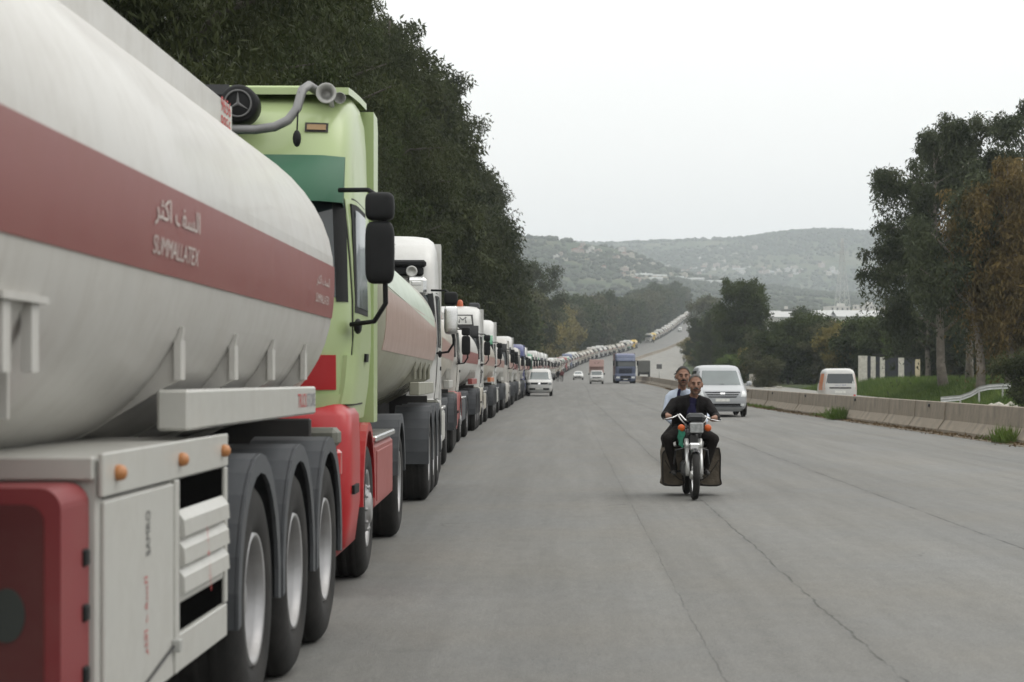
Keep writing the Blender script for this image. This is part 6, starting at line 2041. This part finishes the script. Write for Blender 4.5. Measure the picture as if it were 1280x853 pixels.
# ------------------------------------------------------------------ the far valley
WALLW = pm('house_white', (.50, .49, .46), rough=.85, var=.12, scale=.3)
WALLC = pm('house_cream', (.40, .37, .31), rough=.85, var=.12, scale=.3)
WALLP = pm('house_pinkish', (.36, .30, .26), rough=.85, var=.12, scale=.3)
ROOFR = pm('roof_red', (.28, .11, .075), rough=.85, var=.2, scale=.5)
WINK = pm('far_window', (.05, .055, .06), rough=.3)
def house_mesh(wall, w, d, floors, roof_red=False):
    mb = MB()
    h = floors * 3.1
    mb.box((0, 0, h / 2 - 2), (w, d, h + 4))
    mb.box((0, 0, h + .25), (w + .3, d + .3, .5))
    if roof_red:
        mb.prism([(-w / 2 - .6, h + .5), (w / 2 + .6, h + .5), (0, h + 2.6)], 'y', -d / 2 - .6, d / 2 + .6, 1)
    else:
        mb.box((w * .2, 0, h + 1.5), (w * .3, d * .35, 2.2))
    n = max(2, int(w / 3.4))
    for f in range(floors):
        for k in range(n):
            x = -w / 2 + w * (k + .5) / n
            mb.box((x, -d / 2 - .02, f * 3.1 + 1.7), (1.3, .12, 1.5), 2)
            mb.box((x, -d / 2 - .35, f * 3.1 + .15), (1.9, .7, .14))
    return mb.mesh('house', [wall, ROOFR, WINK])
HM = [house_mesh(WALLW, 12, 10, 2), house_mesh(WALLW, 15, 11, 3), house_mesh(WALLC, 11, 10, 2), house_mesh(WALLC, 18, 11, 2), house_mesh(WALLP, 13, 10, 2, True), house_mesh(WALLW, 9, 8, 1), house_mesh(WALLP, 14, 10, 3)]
def hit(px, py, y0=1250., y1=4250.):
    a, e = (px - 705.) / 2490., (475. - py) / 2490.
    ys_ = np.arange(y0, y1, 8.)
    d = ground_v(a * ys_, ys_) - (1.5 + e * ys_)
    i = np.argmax(d > 0)
    if not d[i] > 0: return None
    return a * ys_[i], float(ys_[i])
def houses(n, box, label, group, big=1.0, seed=0):
    r = random.Random(seed)
    for k in range(n):
        px, py = r.uniform(box[0], box[1]), r.gauss((box[2] + box[3]) / 2, (box[3] - box[2]) / 3.2)
        q = hit(px, py)
        if q is None: continue
        s = r.uniform(.6, 1.1) * big * .42
        o = place(r.choice(HM), 'house', None, (q[0], q[1], ground(*q)), (0, 0, r.uniform(-.6, .6)), (s, s, s))
        tag(o, label, 'house', group)
houses(26, (692, 792, 312, 330), 'pale house in the dense village high on the slope', 'houses of the upper village', 1.25, 1)
houses(14, (730, 870, 326, 344), 'pale house scattered on the slope below the upper village', 'houses below the upper village', 1.2, 2)
houses(20, (775, 905, 342, 353), 'pale building in the band of settlement across the mid slope', 'buildings of the mid slope', 1.3, 3)
houses(22, (870, 965, 316, 346), 'pale house in the village below the long ridge', 'houses below the long ridge', 1.7, 4)
houses(26, (945, 1100, 335, 347), 'pale house in the strip of settlement left of the pylon', 'houses beside the pylon', 1.6, 5)
houses(9, (738, 772, 370, 379), 'small pale house just above the roadside wood', 'houses above the roadside wood', .8, 6)
# long greenhouse roofs on the slope
GH = MB()
GH.prism([(-4, 0), (4, 0), (4, 3), (2.6, 4.6), (0, 5.2), (-2.6, 4.6), (-4, 3)], 'x', -35, 35)
GHM = GH.mesh('greenhouse', pm('greenhouse_film', (.36, .37, .36), rough=.5, var=.1, scale=.2))
for k, (px, py, rz) in enumerate(((800, 346, .2), (818, 347, .1), (840, 349, -.1), (866, 351, -.2), (890, 354, -.2), (812, 351, .15), (958, 341, 0), (1040, 342, .1), (925, 338, -.1))):
    q = hit(px, py)
    o = place(GHM, 'greenhouse', None, (q[0], q[1], ground(*q) - .5), (0, 0, rz), (.38, .8, .7))
    tag(o, 'long pale greenhouse roof on the mid slope', 'greenhouse', 'greenhouses on the mid slope')

# sheds behind the hedge
def shed(x0, x1, y, h, depth, wall, roof, label):
    xa, xb = px2x(x0, y), px2x(x1, y)
    z = ground((xa + xb) / 2, y)
    o = empty('warehouse', ((xa + xb) / 2, y, z), (0, 0, 0), label, 'warehouse')
    w = xb - xa
    MB().box((0, depth / 2, h / 2 - 1.5), (w, depth, h + 3)).build('wall', wall, o)
    MB().prism([(-.8, h), (depth / 2, h + depth * .13), (depth + .8, h), (depth + .8, h - .25), (depth / 2, h + depth * .13 - .25), (-.8, h - .25)], 'x', -w / 2 - .8, w / 2 + .8).build('roof', roof, o)
    for k in range(int(w / 6)):
        MB().box((-w / 2 + 3 + k * 6, -.05, h * .55), (2.4, .16, 1.6)).build('window', WINK, o)
SHR = pm('shed_roof_white', (.36, .36, .35), rough=.6, var=.12, scale=.4)
SHB = pm('shed_roof_rust', (.30, .17, .12), rough=.8, var=.25, scale=.6)
shed(944, 992, 930, 7.2, 26, WALLW, SHR, 'long white roofed warehouse above the hedge beside the tall dark tree')
shed(996, 1046, 960, 6.5, 26, WALLC, SHR, 'white roofed warehouse beyond the elevated platform')
shed(1048, 1104, 945, 6.8, 26, WALLW, SHR, 'white roofed warehouse below the pylon')
shed(1014, 1062, 880, 5.2, 16, WALLP, SHB, 'low warehouse with a rust brown roof above the hedge')
for k, px in enumerate((1036, 1046, 1055, 1064, 1072, 1081, 1090, 1099, 1108, 1250, 1262, 1274)):
    y = 1120 + rnd.uniform(-40, 40); x = px2x(px, y)
    s = rnd.uniform(.6, .85)
    o = place(HM[k % 4], 'house', None, (x, y, ground(x, y)), (0, 0, rnd.uniform(-.4, .4)), (s, s, s))
    tag(o, 'white flat roofed house behind the warehouses', 'house', 'houses behind the warehouses')
# elevated platform on posts
y = 600.0; x = px2x(996, y); z = ground(x, y)
pf = empty('elevated_platform', (x, y, z), (0, 0, 0), 'flat elevated roof on thin posts rising above the hedge', 'platform')
zt = 1.5 + (475 - 388) / 2490 * y - z
PFM = pm('platform_grey', (.16, .165, .16), rough=.7, var=.2)
MB().box((0, 0, zt), (9.0, 5.0, .55), bev=.05).build('roof_slab', PFM, pf)
for xx in (-.9, 1.2): MB().tube([(xx, 0, -1), (xx, 0, zt - .2)], .20, 8).build('post', PFM, pf)
MB().box((-3.2, 0, zt + .75), (1.0, 1.0, .9), bev=.05).build('roof_box', WALLW, pf)
MB().box((.6, 0, zt + .65), (1.6, 1.0, .7), bev=.05).build('roof_box', WALLW, pf)
MB().box((-2.6, 1, zt - 3.4), (4.2, 3.0, .35)).build('lower_slab', PFM, pf)
for xx in (-4.2, -1.6): MB().tube([(xx, 1, -1), (xx, 1, zt - 3.5)], .14, 8).build('post', PFM, pf)
# lattice pylon
y = 1500.0; x = px2x(1053, y); z = ground(x, y)
H_ = 1.5 + (475 - 298) / 2490 * y - z
py_ = empty('power_pylon', (x, y, z), (0, 0, .3), 'thin lattice power pylon against the long ridge', 'pylon')
mb = MB()
def leg_at(t, sx, sy): w = 4.6 * (1 - t) ** 1.25 + .55; return Vector((sx * w, sy * w, H_ * t))
lv = [0, .12, .24, .36, .48, .59, .69, .78, .86, .93, 1.0]
for sx in (-1, 1):
    for sy in (-1, 1):
        mb.tube([leg_at(t, sx, sy) for t in lv], .24, 4)
for a, b in zip(lv, lv[1:]):
    for (s1, s2) in (((-1, -1), (1, -1)), ((1, -1), (1, 1)), ((1, 1), (-1, 1)), ((-1, 1), (-1, -1))):
        mb.tube([leg_at(a, *s1), leg_at(b, *s2)], .13, 4, caps=False)
        mb.tube([leg_at(a, *s2), leg_at(b, *s1)], .13, 4, caps=False)
mb.build('lattice_tower', GALV, py_)
for t, w in ((.70, 7.5), (.82, 6.2), (.93, 5.0)):
    MB().tube([(-w, 0, H_ * t), (0, 0, H_ * t + .9), (w, 0, H_ * t)], [.12, .22, .12], 5).tube([(-w, 0, H_ * t), (w, 0, H_ * t)], .12, 5).build('cross_arm', GALV, py_)

# scrub and orchards over the hillsides (uncountable)
def scrub():
    g = np.random.default_rng(12)
    n = 26000
    yy = 1250 + (g.uniform(0, 1, n) ** .8) * 2950
    a = g.uniform(-.04, .26, n)
    xx = a * yy
    den = fbm(xx, yy, 90, 21) + .6 * fbm(xx, yy, 22, 22)
    k = den > g.uniform(-.9, .5, n)
    xx, yy = xx[k], yy[k]
    zz = ground_v(xx, yy)
    N = len(xx)
    t = (1 + 5 ** .5) / 2
    ico = np.array([(-1, t, 0), (1, t, 0), (-1, -t, 0), (1, -t, 0), (0, -1, t), (0, 1, t), (0, -1, -t), (0, 1, -t), (t, 0, -1), (t, 0, 1), (-t, 0, -1), (-t, 0, 1)]) / 1.9
    fc = np.array([(0, 11, 5), (0, 5, 1), (0, 1, 7), (0, 7, 10), (0, 10, 11), (1, 5, 9), (5, 11, 4), (11, 10, 2), (10, 7, 6), (7, 1, 8), (3, 9, 4), (3, 4, 2), (3, 2, 6), (3, 6, 8), (3, 8, 9), (4, 9, 5), (2, 4, 11), (6, 2, 10), (8, 6, 7), (9, 8, 1)])
    s = g.uniform(1.3, 4.2, N) * (yy / 2600) ** .35
    V = ico[None] * g.uniform(.7, 1.3, (N, 12, 1)) * s[:, None, None] * np.array([1.1, 1.1, .9])
    V = V + np.stack([xx, yy, zz + s * .5], 1)[:, None, :]
    F = (fc[None] + (np.arange(N) * 12)[:, None, None]).reshape(-1, 3)
    me = bpy.data.meshes.new('hillside_scrub')
    me.vertices.add(N * 12); me.vertices.foreach_set('co', V.reshape(-1).astype(np.float32))
    me.loops.add(len(F) * 3); me.loops.foreach_set('vertex_index', F.reshape(-1).astype(np.int32))
    me.polygons.add(len(F)); me.polygons.foreach_set('loop_start', np.arange(0, len(F) * 3, 3, dtype=np.int32)); me.polygons.foreach_set('loop_total', np.full(len(F), 3, np.int32))
    me.update(calc_edges=True)
    me.materials.append(pm('scrub', (.030, .040, .018), rough=.95, var=.3, scale=.05, island=.22))
    tag(place(me, 'hillside_scrub'), 'dark scrub and orchard trees dotted over the hillsides', 'scrub', kind='stuff')
scrub()

# road sign beyond the barrier
y = 262.0; x = px2x(824, y)
rs = empty('road_sign', (x, y, prof(y)), (0, 0, .1), 'small dark sign plate on a post just beyond the barrier', 'sign')
MB().tube([(0, 0, 0), (0, 0, 2.45)], .04, 8).build('post', GALV, rs)
MB().box((0, -.03, 2.10), (.72, .03, .62), bev=.01).build('sign_plate', pm('sign_back', (.10, .10, .10), rough=.6, var=.2), rs)
# ------------------------------------------------------------------ haze
def make_haze():
    mb = MB()
    mb.box((0, 2550, 200), (7600, 5900, 420))
    mt = bpy.data.materials.new('air')
    mt.use_nodes = True
    n, l = mt.node_tree.nodes, mt.node_tree.links
    n.remove(n['Principled BSDF'])
    v = n.new('ShaderNodeVolumePrincipled')
    v.inputs['Color'].default_value = (.86, .93, .98, 1)
    v.inputs['Density'].default_value = HAZE
    v.inputs['Anisotropy'].default_value = 0.0
    l.new(v.outputs[0], n['Material Output'].inputs['Volume'])
    o = mb.build('haze', mt)
    tag(o, 'thin pale haze over the valley', 'haze', kind='stuff')
HAZE = 0.00020
make_haze()
